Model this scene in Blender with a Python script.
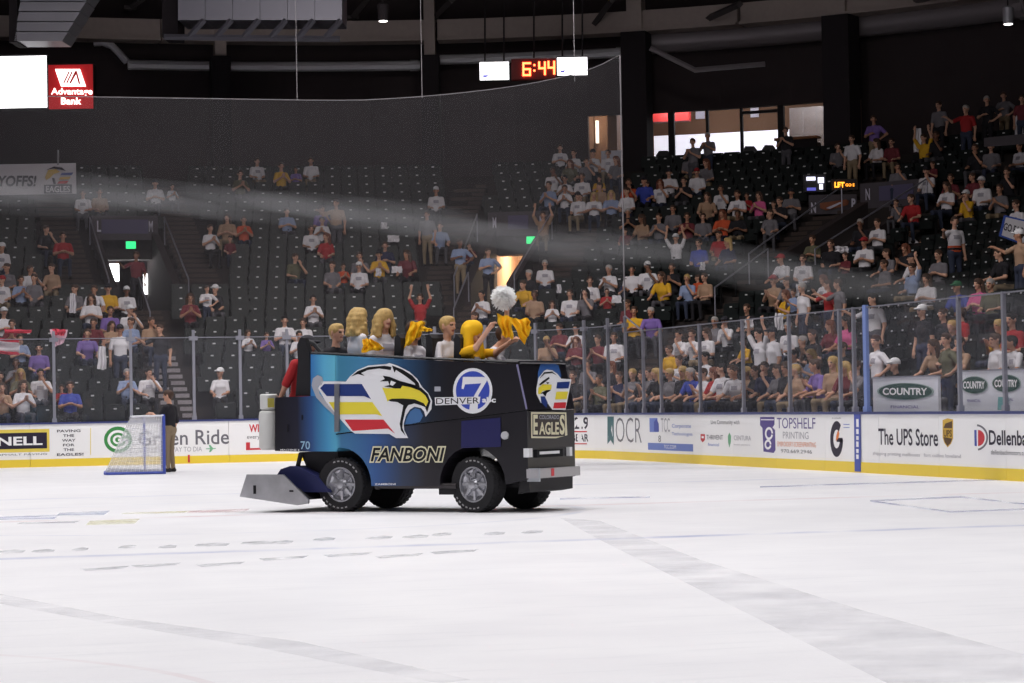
import bpy, bmesh, math, random
import numpy as np
from mathutils import Vector, Matrix
from mathutils.geometry import tessellate_polygon
for _o in list(bpy.data.objects): bpy.data.objects.remove(_o)
random.seed(7); RNG = np.random.default_rng(7)
SC = bpy.context.scene
COL = SC.collection
# ------------------------------------------------------------------ camera
W_PX, H_PX, F_PX = 1024, 683, 2500.0
CAM_H = 1.33
PSI, PHI, RHO = math.atan(690/2500), math.atan(62.7/2500), math.atan(.0178)
CAM = Vector((0, 0, CAM_H))
_r0 = Vector((math.cos(PSI), -math.sin(PSI), 0)); _fh = Vector((math.sin(PSI), math.cos(PSI), 0))
FWD = _fh*math.cos(PHI) + Vector((0, 0, math.sin(PHI)))
_u0 = Vector((0, 0, math.cos(PHI))) - _fh*math.sin(PHI)
RGT = _r0*math.cos(RHO) - _u0*math.sin(RHO); UPV = _u0*math.cos(RHO) + _r0*math.sin(RHO)
cd = bpy.data.cameras.new('camera'); cam = bpy.data.objects.new('camera', cd); COL.objects.link(cam)
cd.sensor_width = 36; cd.lens = 36*F_PX/W_PX; cd.clip_end = 400; cd.clip_start = .1
cam.matrix_world = Matrix(((RGT.x, UPV.x, -FWD.x, 0), (RGT.y, UPV.y, -FWD.y, 0), (RGT.z, UPV.z, -FWD.z, CAM_H), (0, 0, 0, 1)))
SC.camera = cam
# ------------------------------------------------------------------ world, view
wd = bpy.data.worlds.new('world'); SC.world = wd; wd.use_nodes = True
wd.node_tree.nodes['Background'].inputs[0].default_value = (.055, .05, .06, 1)
wd.node_tree.nodes['Background'].inputs[1].default_value = 1.0
SC.view_settings.view_transform = 'Standard'; SC.view_settings.look = 'None'
SC.view_settings.gamma = 1; SC.view_settings.use_curve_mapping = False
SC.view_settings.exposure = 0.08
# ------------------------------------------------------------------ arena lamps hung above the ice and, weaker, above the seats
ICE_LAMP_W, SEAT_LAMP_W = 425, 250
def area(name, loc, size, power, spread, color=(1, .985, .985), aim=None):
    l = bpy.data.lights.new(name, 'AREA'); l.shape = 'SQUARE'; l.size = size; l.energy = power; l.spread = math.radians(spread); l.color = color
    o = bpy.data.objects.new(name, l); COL.objects.link(o); o.location = loc
    if aim is not None:
        o.rotation_euler = (Vector(aim)-Vector(loc)).to_track_quat('-Z', 'Y').to_euler()
    return o
for yy in (8, 20, 32, 44, 56):
    for xx in (-3, 5, 13):
        area('ice_lamp', (xx, yy, 17), 2.2, ICE_LAMP_W, 112)
for loc, aim, k in (((9, 54, 15), (10, 67, 2), 1), ((16, 52, 15), (19, 66, 2), 1), ((15, 40, 15), (25, 52, 2), .8), ((13, 26, 15), (24, 38, 1), .8)):
    area('seat_lamp', loc, 1.6, SEAT_LAMP_W*k, 100, (1, .95, .92), aim)

# ------------------------------------------------------------------ pixel -> place helpers
def raydir(px, py): return FWD + RGT*((px-512)/F_PX) + UPV*((341.5-py)/F_PX)
def ground(px, py, z=0.0):
    d = raydir(px, py); t = (z-CAM_H)/d.z; return CAM + d*t
def at_depth(px, py, depth): return CAM + raydir(px, py)*depth
def project(p):
    v = Vector(p)-CAM; zc = v.dot(FWD)
    return 512+F_PX*v.dot(RGT)/zc, 341.5-F_PX*v.dot(UPV)/zc, zc
# rink outline: rounded rectangle, d = distance outside the boards, q = place along them
XR, YE, RC, XL, KQ = 17.8, 62.0, 6.1, -8.2, 10.0
CX, CY = XR-RC, YE-RC
QE = KQ*math.pi/2
def dist(x, y):
    if y <= CY: return x-XR
    if x <= CX: return y-YE
    return math.hypot(x-CX, y-CY)-RC
def qof(x, y):
    if y <= CY and x > CX: return y-CY
    if x <= CX: return QE+(CX-x)
    return KQ*math.atan2(y-CY, x-CX)
def pt(d, q):
    """point at distance d outside the boards and place q; also the outward normal"""
    if q <= 0: return Vector((XR+d, CY+q, 0)), Vector((1, 0, 0))
    if q >= QE: return Vector((CX-(q-QE), YE+d, 0)), Vector((0, 1, 0))
    a = q/KQ; n = Vector((math.cos(a), math.sin(a), 0))
    return Vector((CX, CY, 0)) + n*(RC+d), n
def hit_d(px, py, d, lo=8.0, hi=160.0):
    """point where the pixel's ray is d outside the boards"""
    r = raydir(px, py)
    for _ in range(60):
        m = (lo+hi)/2; p = CAM+r*m
        if dist(p.x, p.y) < d: lo = m
        else: hi = m
    return CAM+r*lo
# ------------------------------------------------------------------ materials
MATS = {}
def mat(name, color, rough=.6, metal=0.0, emit=0.0, spec=.4, alpha=1.0, noise=0.0, nscale=6.0, bump=0.0):
    if name in MATS: return MATS[name]
    m = bpy.data.materials.new(name); m.use_nodes = True; nt = m.node_tree; b = nt.nodes['Principled BSDF']
    c = tuple(color)+(1,) if len(color) == 3 else color
    b.inputs['Base Color'].default_value = c; b.inputs['Roughness'].default_value = rough; b.inputs['Metallic'].default_value = metal
    b.inputs['Specular IOR Level'].default_value = spec; b.inputs['Alpha'].default_value = alpha
    if emit: b.inputs['Emission Color'].default_value = c; b.inputs['Emission Strength'].default_value = emit
    if noise or bump:
        tc = nt.nodes.new('ShaderNodeTexCoord'); nz = nt.nodes.new('ShaderNodeTexNoise'); nz.inputs['Scale'].default_value = nscale; nz.inputs['Detail'].default_value = 4
        nt.links.new(tc.outputs['Object'], nz.inputs['Vector'])
        if noise:
            mr = nt.nodes.new('ShaderNodeMapRange'); mr.inputs['To Min'].default_value = 1-noise; mr.inputs['To Max'].default_value = 1+noise
            mx = nt.nodes.new('ShaderNodeMix'); mx.data_type = 'RGBA'; mx.blend_type = 'MULTIPLY'; mx.inputs['Factor'].default_value = 1
            mx.inputs['A'].default_value = c
            nt.links.new(nz.outputs['Fac'], mr.inputs['Value']); nt.links.new(mr.outputs['Result'], mx.inputs['B']); nt.links.new(mx.outputs['Result'], b.inputs['Base Color'])
        if bump:
            bp = nt.nodes.new('ShaderNodeBump'); bp.inputs['Strength'].default_value = bump; bp.inputs['Distance'].default_value = .02
            nt.links.new(nz.outputs['Fac'], bp.inputs['Height']); nt.links.new(bp.outputs['Normal'], b.inputs['Normal'])
    MATS[name] = m; return m
def srgb(r, g, b):
    f = lambda v: (v/255/12.92) if v/255 <= .04045 else ((v/255+.055)/1.055)**2.4
    return (f(r), f(g), f(b))
def thin(name, color, opacity, gloss=0.0, rough=.05):
    """thin see-through sheet: clear, a share of diffuse cloth/dirt, a share of gloss"""
    if name in MATS: return MATS[name]
    m = bpy.data.materials.new(name); m.use_nodes = True; nt = m.node_tree; nt.nodes.clear()
    out = nt.nodes.new('ShaderNodeOutputMaterial'); tr = nt.nodes.new('ShaderNodeBsdfTransparent'); df = nt.nodes.new('ShaderNodeBsdfDiffuse'); df.inputs[0].default_value = (*color, 1)
    m1 = nt.nodes.new('ShaderNodeMixShader'); m1.inputs[0].default_value = opacity
    nt.links.new(tr.outputs[0], m1.inputs[1]); nt.links.new(df.outputs[0], m1.inputs[2]); last = m1
    if gloss:
        gl = nt.nodes.new('ShaderNodeBsdfGlossy'); gl.inputs['Roughness'].default_value = rough
        m2 = nt.nodes.new('ShaderNodeMixShader'); m2.inputs[0].default_value = gloss
        nt.links.new(m1.outputs[0], m2.inputs[1]); nt.links.new(gl.outputs[0], m2.inputs[2]); last = m2
    nt.links.new(last.outputs[0], out.inputs[0]); MATS[name] = m; return m
# ------------------------------------------------------------------ object helpers
def link(o, parent=None):
    COL.objects.link(o)
    if parent is not None: o.parent = parent
    return o
def tag(o, label=None, cat=None, group=None, kind=None):
    if label: o['label'] = label
    if cat: o['category'] = cat
    if group: o['group'] = group
    if kind: o['kind'] = kind
    return o
def empty(name, loc=(0, 0, 0), rz=0.0):
    o = bpy.data.objects.new(name, None); o.location = loc; o.rotation_euler = (0, 0, rz); return link(o)
class MB:
    """collects shapes, builds one mesh object"""
    def __init__(s): s.v = []; s.f = []; s.mi = []
    def add(s, verts, faces, mi=0):
        b = len(s.v); s.v += [tuple(p) for p in verts]; s.f += [tuple(i+b for i in f) for f in faces]; s.mi += [mi]*len(faces); return s
    def box(s, x0, x1, y0, y1, z0, z1, M=None, mi=0):
        vs = [Vector((x, y, z)) for z in (z0, z1) for y in (y0, y1) for x in (x0, x1)]
        if M is not None: vs = [M @ v for v in vs]
        return s.add(vs, [(0, 2, 3, 1), (4, 5, 7, 6), (0, 1, 5, 4), (2, 6, 7, 3), (0, 4, 6, 2), (1, 3, 7, 5)], mi)
    def hexa(s, p8, mi=0):
        return s.add(p8, [(0, 3, 2, 1), (4, 5, 6, 7), (0, 1, 5, 4), (1, 2, 6, 5), (2, 3, 7, 6), (3, 0, 4, 7)], mi)
    def tube(s, pts, r, n=8, mi=0, cap=True):
        pts = [Vector(p) for p in pts]; rs = r if isinstance(r, (list, tuple)) else [r]*len(pts); rings = []
        up = Vector((0, 0, 1)); b = len(s.v); prev = None
        for i, p in enumerate(pts):
            t = (pts[min(i+1, len(pts)-1)]-pts[max(i-1, 0)]).normalized()
            if prev is None:
                a = t.cross(up if abs(t.z) < .9 else Vector((1, 0, 0))).normalized()
            else: a = (prev - t*prev.dot(t)).normalized()
            prev = a; c = t.cross(a)
            for k in range(n):
                w = 2*math.pi*k/n; s.v.append(tuple(p+(a*math.cos(w)+c*math.sin(w))*rs[i]))
        for i in range(len(pts)-1):
            for k in range(n):
                s.f.append((b+i*n+k, b+i*n+(k+1) % n, b+(i+1)*n+(k+1) % n, b+(i+1)*n+k)); s.mi.append(mi)
        if cap:
            s.f.append(tuple(b+k for k in reversed(range(n)))); s.f.append(tuple(b+(len(pts)-1)*n+k for k in range(n))); s.mi += [mi, mi]
        return s
    def lathe(s, prof, M, n=24, mi=0):
        """prof: (axial, radius) list, axis = local z of M"""
        b = len(s.v)
        for (z, r) in prof:
            for k in range(n):
                w = 2*math.pi*k/n; s.v.append(tuple(M @ Vector((r*math.cos(w), r*math.sin(w), z))))
        for i in range(len(prof)-1):
            for k in range(n):
                s.f.append((b+i*n+k, b+i*n+(k+1) % n, b+(i+1)*n+(k+1) % n, b+(i+1)*n+k)); s.mi.append(mi)
        s.f.append(tuple(b+k for k in reversed(range(n)))); s.f.append(tuple(b+(len(prof)-1)*n+k for k in range(n))); s.mi += [mi, mi]
        return s
    def prism(s, poly, fa, fb, mi=0):
        """poly: 2-D outline; fa, fb map a 2-D point to 3-D for the two caps"""
        n = len(poly); b = len(s.v)
        tri = tessellate_polygon([[Vector((p[0], p[1], 0)) for p in poly]])
        s.v += [tuple(fa(*p)) for p in poly] + [tuple(fb(*p)) for p in poly]
        for t in tri:
            s.f.append(tuple(b+i for i in t)); s.f.append(tuple(b+n+i for i in reversed(t))); s.mi += [mi, mi]
        for i in range(n):
            s.f.append((b+i, b+(i+1) % n, b+n+(i+1) % n, b+n+i)); s.mi.append(mi)
        return s
    def mesh(s, name, mats, smooth=False):
        me = bpy.data.meshes.new(name); me.from_pydata(s.v, [], s.f)
        for m in (mats if isinstance(mats, (list, tuple)) else [mats]): me.materials.append(m)
        if any(s.mi): me.polygons.foreach_set('material_index', s.mi)
        bm = bmesh.new(); bm.from_mesh(me); bmesh.ops.recalc_face_normals(bm, faces=bm.faces); bm.to_mesh(me); bm.free()
        if smooth:
            me.polygons.foreach_set('use_smooth', [True]*len(me.polygons))
            me.set_sharp_from_angle(angle=math.radians(40))
        me.update(); return me
    def build(s, name, mats, parent=None, smooth=False):
        return link(bpy.data.objects.new(name, s.mesh(name, mats, smooth)), parent)
_TXT = {}
def text_tris(body, bold=0.0, shear=0.0):
    """triangles of a line of lettering, normalised to the unit square"""
    key = (body, bold, shear)
    if key in _TXT: return _TXT[key]
    cu = bpy.data.curves.new('t', 'FONT'); cu.body = body; cu.offset = bold; cu.shear = shear; cu.resolution_u = 3; cu.fill_mode = 'FRONT'
    o = bpy.data.objects.new('t', cu); COL.objects.link(o); bpy.context.view_layer.update()
    ev = o.evaluated_get(bpy.context.evaluated_depsgraph_get()); me = bpy.data.meshes.new_from_object(ev)
    v = np.array([x.co[:2] for x in me.vertices]); f = [tuple(p.vertices) for p in me.polygons]
    bpy.data.objects.remove(o); bpy.data.curves.remove(cu); bpy.data.meshes.remove(me)
    lo, hi = v.min(0), v.max(0); v = (v-lo)/np.maximum(hi-lo, 1e-6)
    _TXT[key] = (v, f); return v, f
# ================================================================== THE RINK: ice, boards, glass
M_ICE = bpy.data.materials.new('ice'); M_ICE.use_nodes = True
def ice_material(m):
    nt = m.node_tree; b = nt.nodes['Principled BSDF']; N = nt.nodes.new; L = nt.links.new
    geo = N('ShaderNodeNewGeometry'); sep = N('ShaderNodeSeparateXYZ'); L(geo.outputs['Position'], sep.inputs[0])
    col = N('ShaderNodeRGB'); col.outputs[0].default_value = (.87, .86, .885, 1); last = col.outputs[0]
    def mix(fac, color, prev):
        x = N('ShaderNodeMix'); x.data_type = 'RGBA'; x.inputs['B'].default_value = (*color, 1)
        L(fac, x.inputs['Factor']); L(prev, x.inputs['A']); return x.outputs['Result']
    def math2(op, a, bb):
        x = N('ShaderNodeMath'); x.operation = op
        for i, s in enumerate((a, bb)):
            if isinstance(s, (int, float)): x.inputs[i].default_value = s
            else: L(s, x.inputs[i])
        return x.outputs[0]
    def noise(scale, mapscale, lo, hi):
        mp = N('ShaderNodeMapping'); mp.inputs['Scale'].default_value = mapscale; L(geo.outputs['Position'], mp.inputs[0])
        n = N('ShaderNodeTexNoise'); n.inputs['Scale'].default_value = scale; n.inputs['Detail'].default_value = 5; L(mp.outputs[0], n.inputs['Vector'])
        r = N('ShaderNodeMapRange'); r.inputs['From Min'].default_value = lo; r.inputs['From Max'].default_value = hi; L(n.outputs['Fac'], r.inputs['Value']); return r.outputs['Result']
    n1 = noise(.9, (1, 1, 1), .35, .7); last = mix(math2('MULTIPLY', n1, .5), (.74, .73, .77), last)
    n2 = noise(3.0, (.35, 2.2, 1), .55, .75); last = mix(math2('MULTIPLY', n2, .45), (.68, .68, .72), last)
    wob = noise(1.3, (1, 1, 1), .3, .75)
    def band(coord, a, w, color, k, prev):
        d = math2('ABSOLUTE', math2('SUBTRACT', coord, a), 0); f = math2('MULTIPLY', math2('LESS_THAN', d, w), math2('MULTIPLY', wob, k)); return mix(f, color, prev)
    # painted lines under the worn ice: near and far blue line, red centre line
    last = band(sep.outputs[1], 23.3, .15, (.25, .3, .55), .75, last)
    last = band(sep.outputs[1], 39.1, .15, (.3, .35, .6), .5, last)
    last = band(sep.outputs[1], 31.2, .15, (.55, .3, .3), .5, last)
    # red faceoff circle ring, centre circle
    def ring(cx, cy, r, w, color, k, prev):
        dx = math2('SUBTRACT', sep.outputs[0], cx); dy = math2('SUBTRACT', sep.outputs[1], cy)
        d = math2('SQRT', math2('ADD', math2('MULTIPLY', dx, dx), math2('MULTIPLY', dy, dy)), 0)
        f = math2('MULTIPLY', math2('LESS_THAN', math2('ABSOLUTE', math2('SUBTRACT', d, r), 0), w), math2('MULTIPLY', wob, k)); return mix(f, color, prev)
    _a, _b, _c = [ground(*p) for p in ((0, 655), (100, 663), (208, 683))]   # faint faceoff ring, fitted through three points of it
    _D = 2*(_a.x*(_b.y-_c.y)+_b.x*(_c.y-_a.y)+_c.x*(_a.y-_b.y)); _s2 = lambda p: p.x*p.x+p.y*p.y
    _ux = (_s2(_a)*(_b.y-_c.y)+_s2(_b)*(_c.y-_a.y)+_s2(_c)*(_a.y-_b.y))/_D; _uy = (_s2(_a)*(_c.x-_b.x)+_s2(_b)*(_a.x-_c.x)+_s2(_c)*(_b.x-_a.x))/_D
    last = ring(_ux, _uy, math.hypot(_a.x-_ux, _a.y-_uy), .035, (.72, .6, .62), .6, last)
    last = ring(4.8, 31.2, 4.5, .07, (.35, .4, .6), .35, last)
    L(last, b.inputs['Base Color']); b.inputs['Roughness'].default_value = .38; b.inputs['Specular IOR Level'].default_value = .3
    n3 = noise(14, (1, 1, 1), .3, .7); bp = N('ShaderNodeBump'); bp.inputs['Strength'].default_value = .15; bp.inputs['Distance'].default_value = .01; L(n3, bp.inputs['Height']); L(bp.outputs[0], b.inputs['Normal'])
ice_material(M_ICE)
ice = MB(); prof = [pt(0, q)[0] for q in list(np.linspace(-75, 0, 4))+list(np.linspace(0, QE, 20))+[QE+(CX-XL)]]
prof += [Vector((XL, -20, 0))]
ice.prism([(p.x, p.y) for p in prof], lambda x, y: (x, y, 0), lambda x, y: (x, y, -.05))
FLOOR = tag(ice.build('floor', M_ICE), 'scuffed white ice sheet filling the hockey rink', kind='structure')
# wet swathes left by the machine, faint logo blocks under the ice (flat, on the ice)
def ice_patch(name, pxs, m, z, label=None):
    ps = [ground(*p) for p in pxs]
    o = MB().prism([(p.x, p.y) for p in ps], lambda x, y: (x, y, z), lambda x, y: (x, y, z-.001)).build(name, m, FLOOR)
    if label: o['label'] = label
def wet(name, color, k, rough=.3, sc=1.6):
    m = bpy.data.materials.new(name); m.use_nodes = True; nt = m.node_tree; b = nt.nodes['Principled BSDF']; b.inputs['Base Color'].default_value = (*color, 1); b.inputs['Roughness'].default_value = rough
    g = nt.nodes.new('ShaderNodeNewGeometry'); n = nt.nodes.new('ShaderNodeTexNoise'); n.inputs['Scale'].default_value = sc; n.inputs['Detail'].default_value = 6
    r = nt.nodes.new('ShaderNodeMapRange'); r.inputs['From Min'].default_value = .3; r.inputs['From Max'].default_value = .7; r.inputs['To Max'].default_value = k
    nt.links.new(g.outputs['Position'], n.inputs['Vector']); nt.links.new(n.outputs['Fac'], r.inputs['Value']); nt.links.new(r.outputs['Result'], b.inputs['Alpha']); return m
M_WET = wet('wet_ice', (.6, .6, .64), .15)
ice_patch('wet_swathe', [(560, 518), (600, 521), (700, 560), (860, 610), (1024, 655), (1100, 690), (900, 690), (800, 640), (690, 585), (600, 540)], M_WET, .003, 'wet grey swathe of ice left by the machine')
ice_patch('wet_swathe', [(0, 594), (120, 618), (300, 642), (470, 680), (440, 684), (260, 648), (100, 622), (0, 604)], M_WET, .003)
M_SMUDGE = wet('smudge', (.4, .41, .45), .3, sc=5)
for i in range(14):
    x0 = 2+i*40+random.uniform(-9, 9); y0 = 552-i*1.55+random.uniform(-1, 1); w = random.uniform(14, 34)
    ice_patch('tyre_smudge', [(x0, y0), (x0+w*.6, y0-1.3), (x0+w, y0-.6), (x0+w*.9, y0+1.4), (x0+w*.3, y0+2.2), (x0-3, y0+1.6)], M_SMUDGE, .004)
for i in range(7):
    x0 = 75+i*60+random.uniform(-8, 8); y0 = 568-i*2.6+random.uniform(-3, 3)
    ice_patch('tyre_smudge', [(x0, y0), (x0+50, y0-3), (x0+44, y0-.5), (x0+6, y0+2)], M_SMUDGE, .004)
for px0, px1, y0, y1, c in ((0, 60, 515, 520, (.45, .5, .7)), (60, 110, 511, 516, (.55, .6, .72)), (90, 140, 519, 525, (.75, .72, .45)), (125, 190, 511, 514, (.75, .72, .45)), (190, 250, 509, 513, (.7, .5, .5)), (20, 80, 521, 524, (.5, .5, .56))):
    ice_patch('ice_logo_patch', [(px0, y0+2), (px1, y0), (px1-6, y1-1), (px0-4, y1)], wet('paint_%d_%d' % (px0, y0), c, .45, .4), .0035)
M_LINE = wet('logo_line', (.5, .52, .68), .5, .4)
for a, b in (((870, 501), (960, 497)), ((960, 497), (1060, 508)), ((1060, 508), (950, 512)), ((950, 512), (870, 501)), ((760, 487), (1024, 479)), ((650, 497), (560, 499))):
    ice_patch('ice_logo_line', [(a[0], a[1]-.6), (b[0], b[1]-.6), (b[0], b[1]+.7), (a[0], a[1]+.7)], M_LINE, .004)

# ---- boards
BOARD_H = 1.04
M_BOARD = mat('board_white', srgb(243, 242, 243), .35, spec=.4)
M_KICK = mat('kick_yellow', srgb(236, 206, 66), .4)
M_CAP = mat('cap_blue', srgb(58, 66, 118), .4)
M_RAIL = mat('alu_post', srgb(160, 160, 172), .35, .6)
def ring_piece(q0, q1, d0, d1, z0, z1, n=1):
    mb = MB(); qs = np.linspace(q0, q1, n+1); rows = []
    for q in qs:
        a = pt(d0, q)[0]; b = pt(d1, q)[0]; rows.append([(a.x, a.y, z0), (b.x, b.y, z0), (b.x, b.y, z1), (a.x, a.y, z1)])
    for i in range(n):
        mb.hexa([rows[i][0], rows[i][1], rows[i+1][1], rows[i+1][0], rows[i][3], rows[i][2], rows[i+1][2], rows[i+1][3]])
    return mb
def q_at(px, py=440): p = hit_d(px, py, 0); return qof(p.x, p.y)
wall_right = tag(empty('wall_right', (XR, CY-10, 0)), 'white rink boards and glass along the far right side', kind='structure')
wall_end = tag(empty('wall_end', (CX, YE, 0)), 'white rink boards and tall glass across the far end', kind='structure')
def to_wall(o, q, keep=True):
    par = wall_right if q < QE*.5 else wall_end
    o.parent = par; o.matrix_parent_inverse = Matrix.Translation(-Vector(par.location)); return o
q_blue = q_at(858, 440)
# panel joints: 2.44 m along the straights, about 7 to the corner
joints = [q_blue-18-.01]
qq = q_blue-18
while qq < QE+CX+3:
    arc = (RC/KQ) if 0 < qq < QE else 1.0
    qq += 2.44/arc if (0 < qq < QE) else 2.44
    if qq-joints[-1] > .2: joints.append(qq)
PANELS = []
for a, b in zip(joints[:-1], joints[1:]):
    n = 5 if b > 0 and a < QE else 1
    o = to_wall(ring_piece(a+.004, b-.004, 0, .08, .19, BOARD_H, n).build('board_panel', M_BOARD), (a+b)/2)
    k = ring_piece(a+.004, b-.004, -.012, .08, 0, .19, n).build('kick_plate', M_KICK); k.parent = o.parent; k.matrix_parent_inverse = o.matrix_parent_inverse.copy()
    c = ring_piece(a, b, -.02, .14, BOARD_H, BOARD_H+.045, n).build('cap_rail', M_CAP); c.parent = o.parent; c.matrix_parent_inverse = o.matrix_parent_inverse.copy()
    PANELS.append((a, b, o))
def panel_of(q):
    for a, b, o in PANELS:
        if a <= q <= b: return o
    return PANELS[0][2]
# ---- advertising, written in board coordinates (q along, z up) that come from the photo's pixels
def bq(px, py, off=0.0):
    p = hit_d(px, py, -.002); return qof(p.x, p.y), p.z
def board_map(q, z, off):
    p, n = pt(-off, q); return Vector((p.x, p.y, z))
def ad_poly(pxs, m, layer=1, name='advert_shape', raw=False):
    pl = pxs if raw else [bq(*p) for p in pxs]; off = .002*layer
    qm = sum(p[0] for p in pl)/len(pl); pan = panel_of(qm)
    o = MB().prism(pl, lambda q, z: board_map(q, z, off), lambda q, z: board_map(q, z, off-.0015)).build(name, m)
    o.parent = pan; return o
def ad_rect(x0, y0, x1, y1, m, layer=1, name='advert_panel'):
    q0, za = bq(x0, (y0+y1)/2); q1, _ = bq(x1, (y0+y1)/2); xm = (x0+x1)/2; z1 = bq(xm, y0)[1]; z0 = bq(xm, y1)[1]
    n = 6; xs = np.linspace(q0, q1, n)
    return ad_poly([(q, z0) for q in xs]+[(q, z1) for q in reversed(xs)], m, layer, name, True)
def ad_ell(cx, cy, rx, ry, m, layer=1, a0=0, a1=360, hole=0.0, name='advert_emblem'):
    n = 28; ang = [math.radians(a0+(a1-a0)*i/n) for i in range(n+1 if a1-a0 < 360 else n)]
    out = [(cx+rx*math.cos(t), cy-ry*math.sin(t)) for t in ang]
    if hole:
        out += [(cx+rx*hole*math.cos(t), cy-ry*hole*math.sin(t)) for t in reversed(ang)]
    return ad_poly(out, m, layer, name)
def ad_text(body, x0, y0, x1, y1, m, layer=2, bold=0.0, shear=0.0, name='lettering'):
    q0, _ = bq(x0, (y0+y1)/2); q1, _ = bq(x1, (y0+y1)/2); xm = (x0+x1)/2; z1 = bq(xm, y0)[1]; z0 = bq(xm, y1)[1]
    v, f = text_tris(body, bold, shear); off = .002*layer
    mb = MB(); mb.add([board_map(q0+(q1-q0)*u, z0+(z1-z0)*w, off) for u, w in v], f)
    pan = panel_of((q0+q1)/2); o = link(bpy.data.objects.new(name, mb.mesh(name, m))); o.parent = pan; return o
INK = {k: mat('ink_'+k, srgb(*c), .5) for k, c in dict(black=(38, 32, 52), grey=(110, 108, 116), pale=(170, 168, 176), white=(246, 245, 246), red=(200, 52, 62), green=(60, 140, 72), yellow=(228, 205, 90),
    purple=(88, 74, 140), blue=(72, 86, 170), sky=(110, 130, 200), teal=(60, 104, 110), orange=(226, 128, 60), brown=(88, 62, 34), gold=(212, 172, 70), darkgreen=(26, 70, 62), leaf=(120, 180, 140)).items()}
I = INK
ad_rect(-22, 429.5, 49.5, 452.5, I['yellow'], 1); ad_rect(-20, 433, 47, 449, I['black'], 2); ad_text('CONNELL', -50, 437, 42.5, 446, I['white'], 3, .03)
ad_text('ASPHALT PAVING', -6, 453.6, 47, 455.4, I['grey'], 2)
for i, (t, a, b) in enumerate((('PAVING', 57, 80.5), ('THE', 63, 74), ('WAY', 62, 75.5), ('FOR', 63, 74.5), ('THE', 63.5, 74), ('EAGLES!', 57, 83.5))):
    ad_text(t, a, 429.6+i*4.7-.01*i, b, 432.2+i*4.7, I['black'], 2, .015)
ad_poly([(90.2, 428), (90.9, 428), (90.9, 455), (90.2, 455)], I['yellow'], 1)
ad_ell(118, 439.7, 14, 13.2, I['green'], 1)
ad_ell(118, 439.7, 10.6, 9.6, I['white'], 2, 30, 360, .74); ad_rect(118, 438.6, 128.4, 441, I['white'], 2); ad_ell(118, 439.7, 5.2, 4.6, I['white'], 2, 40, 350, .55)
ad_text('Green Ride', 138.5, 430, 229, 445, I['grey'], 2, .008)
ad_text('THE GREEN WAY TO DIA', 139, 447.2, 202, 452, I['pale'], 2)
ad_poly([(206, 448.4), (210, 448.2), (208.6, 445), (210.4, 445), (213, 448.1), (215.5, 448), (216, 448.7), (213, 449), (210.8, 452), (209, 452), (210, 449.2), (206, 449.2)], I['leaf'], 2)
ad_text('WE LOVE', 249, 424, 282, 432, I['red'], 2, .03); ad_text('every', 247, 436, 260, 440, I['grey'], 2); ad_poly([(246, 442.4), (250, 442.3), (250, 448.2), (262, 447.8), (262, 449.6), (246, 450.2)], I['red'], 2)
ad_text('92.9', 568, 417, 588.6, 429.2, I['black'], 2, .02); ad_rect(573, 431, 587, 432.2, I['red'], 2); ad_text('BEAR', 571.5, 434, 588.6, 441.5, I['black'], 2, .02); ad_rect(574, 443.2, 587, 444.2, I['red'], 2)
ad_poly([(607.4, 416.6), (613.8, 416.6), (613.8, 445), (610.6, 440), (607.4, 444)], I['teal'], 1); ad_poly([(610.2, 421), (611.6, 421), (612.9, 437), (610.7, 428), (608.3, 438)], I['white'], 2)
ad_text('OCR', 615.8, 417.6, 641.5, 442.5, I['grey'], 2, -.012)
ad_rect(649.5, 418, 657.5, 432, I['sky'], 1); ad_poly([(654, 431.5), (654, 422), (656.5, 418.5), (658.8, 424), (659, 431.8)], I['blue'], 2)
ad_text('TCC', 661, 418, 670, 432, I['pale'], 2); ad_text('Corporate', 672, 424, 691, 429, I['sky'], 2); ad_text('Technologies', 672, 432.4, 692.5, 436.4, I['sky'], 2); ad_text('8', 658.4, 435.5, 661, 442, I['grey'], 2)
ad_rect(648, 443.5, 693, 450.6, I['sky'], 1); ad_text('TCC.COM', 664, 445, 676, 448.6, I['white'], 2)
ad_text('Live Community with', 711, 420, 739.5, 425.4, I['grey'], 2)
ad_poly([(700.6, 434), (704.8, 434.2), (704.8, 440), (702.6, 442.4), (700.6, 439.8)], I['red'], 1); ad_poly([(701.6, 436), (703.8, 436.1), (703.8, 438.4), (701.6, 438.2)], I['white'], 2)
ad_text('THRIVENT', 706.5, 435, 723, 439.6, I['grey'], 2); ad_text('financial', 708, 443, 719, 446, I['sky'], 2)
ad_poly([(729.4, 432.5), (731, 436), (730.8, 442), (729.4, 447.5), (728, 442), (727.8, 436)], I['leaf'], 1); ad_text('CENTURA', 734, 435.6, 751, 440.4, I['pale'], 2); ad_text('health partners', 734, 443.8, 750, 446, I['pale'], 2)
ad_poly([(760, 417), (774.4, 417), (774.4, 424.5), (772.4, 427.5), (775, 430), (775.4, 450), (773.6, 453), (763.5, 451.5), (762.4, 428), (760, 425)], I['purple'], 1)
ad_ell(769, 433.5, 4, 6.5, I['white'], 2, hole=.62); ad_ell(768, 444.5, 3.4, 5, I['white'], 2, hole=.55); ad_rect(761, 419.3, 774, 420.2, I['white'], 2)
ad_text('TOPSHELF', 777, 417.8, 815.5, 428.6, I['purple'], 2, -.002); ad_text('PRINTING', 783, 431.8, 808.6, 438.8, I['pale'], 2); ad_text('EMBROIDERY-SCREENPRINTING', 777.5, 442, 816, 446.8, I['orange'], 2, -.01); ad_text('970.669.2946', 781, 449.6, 812, 453.2, I['grey'], 2)
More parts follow.
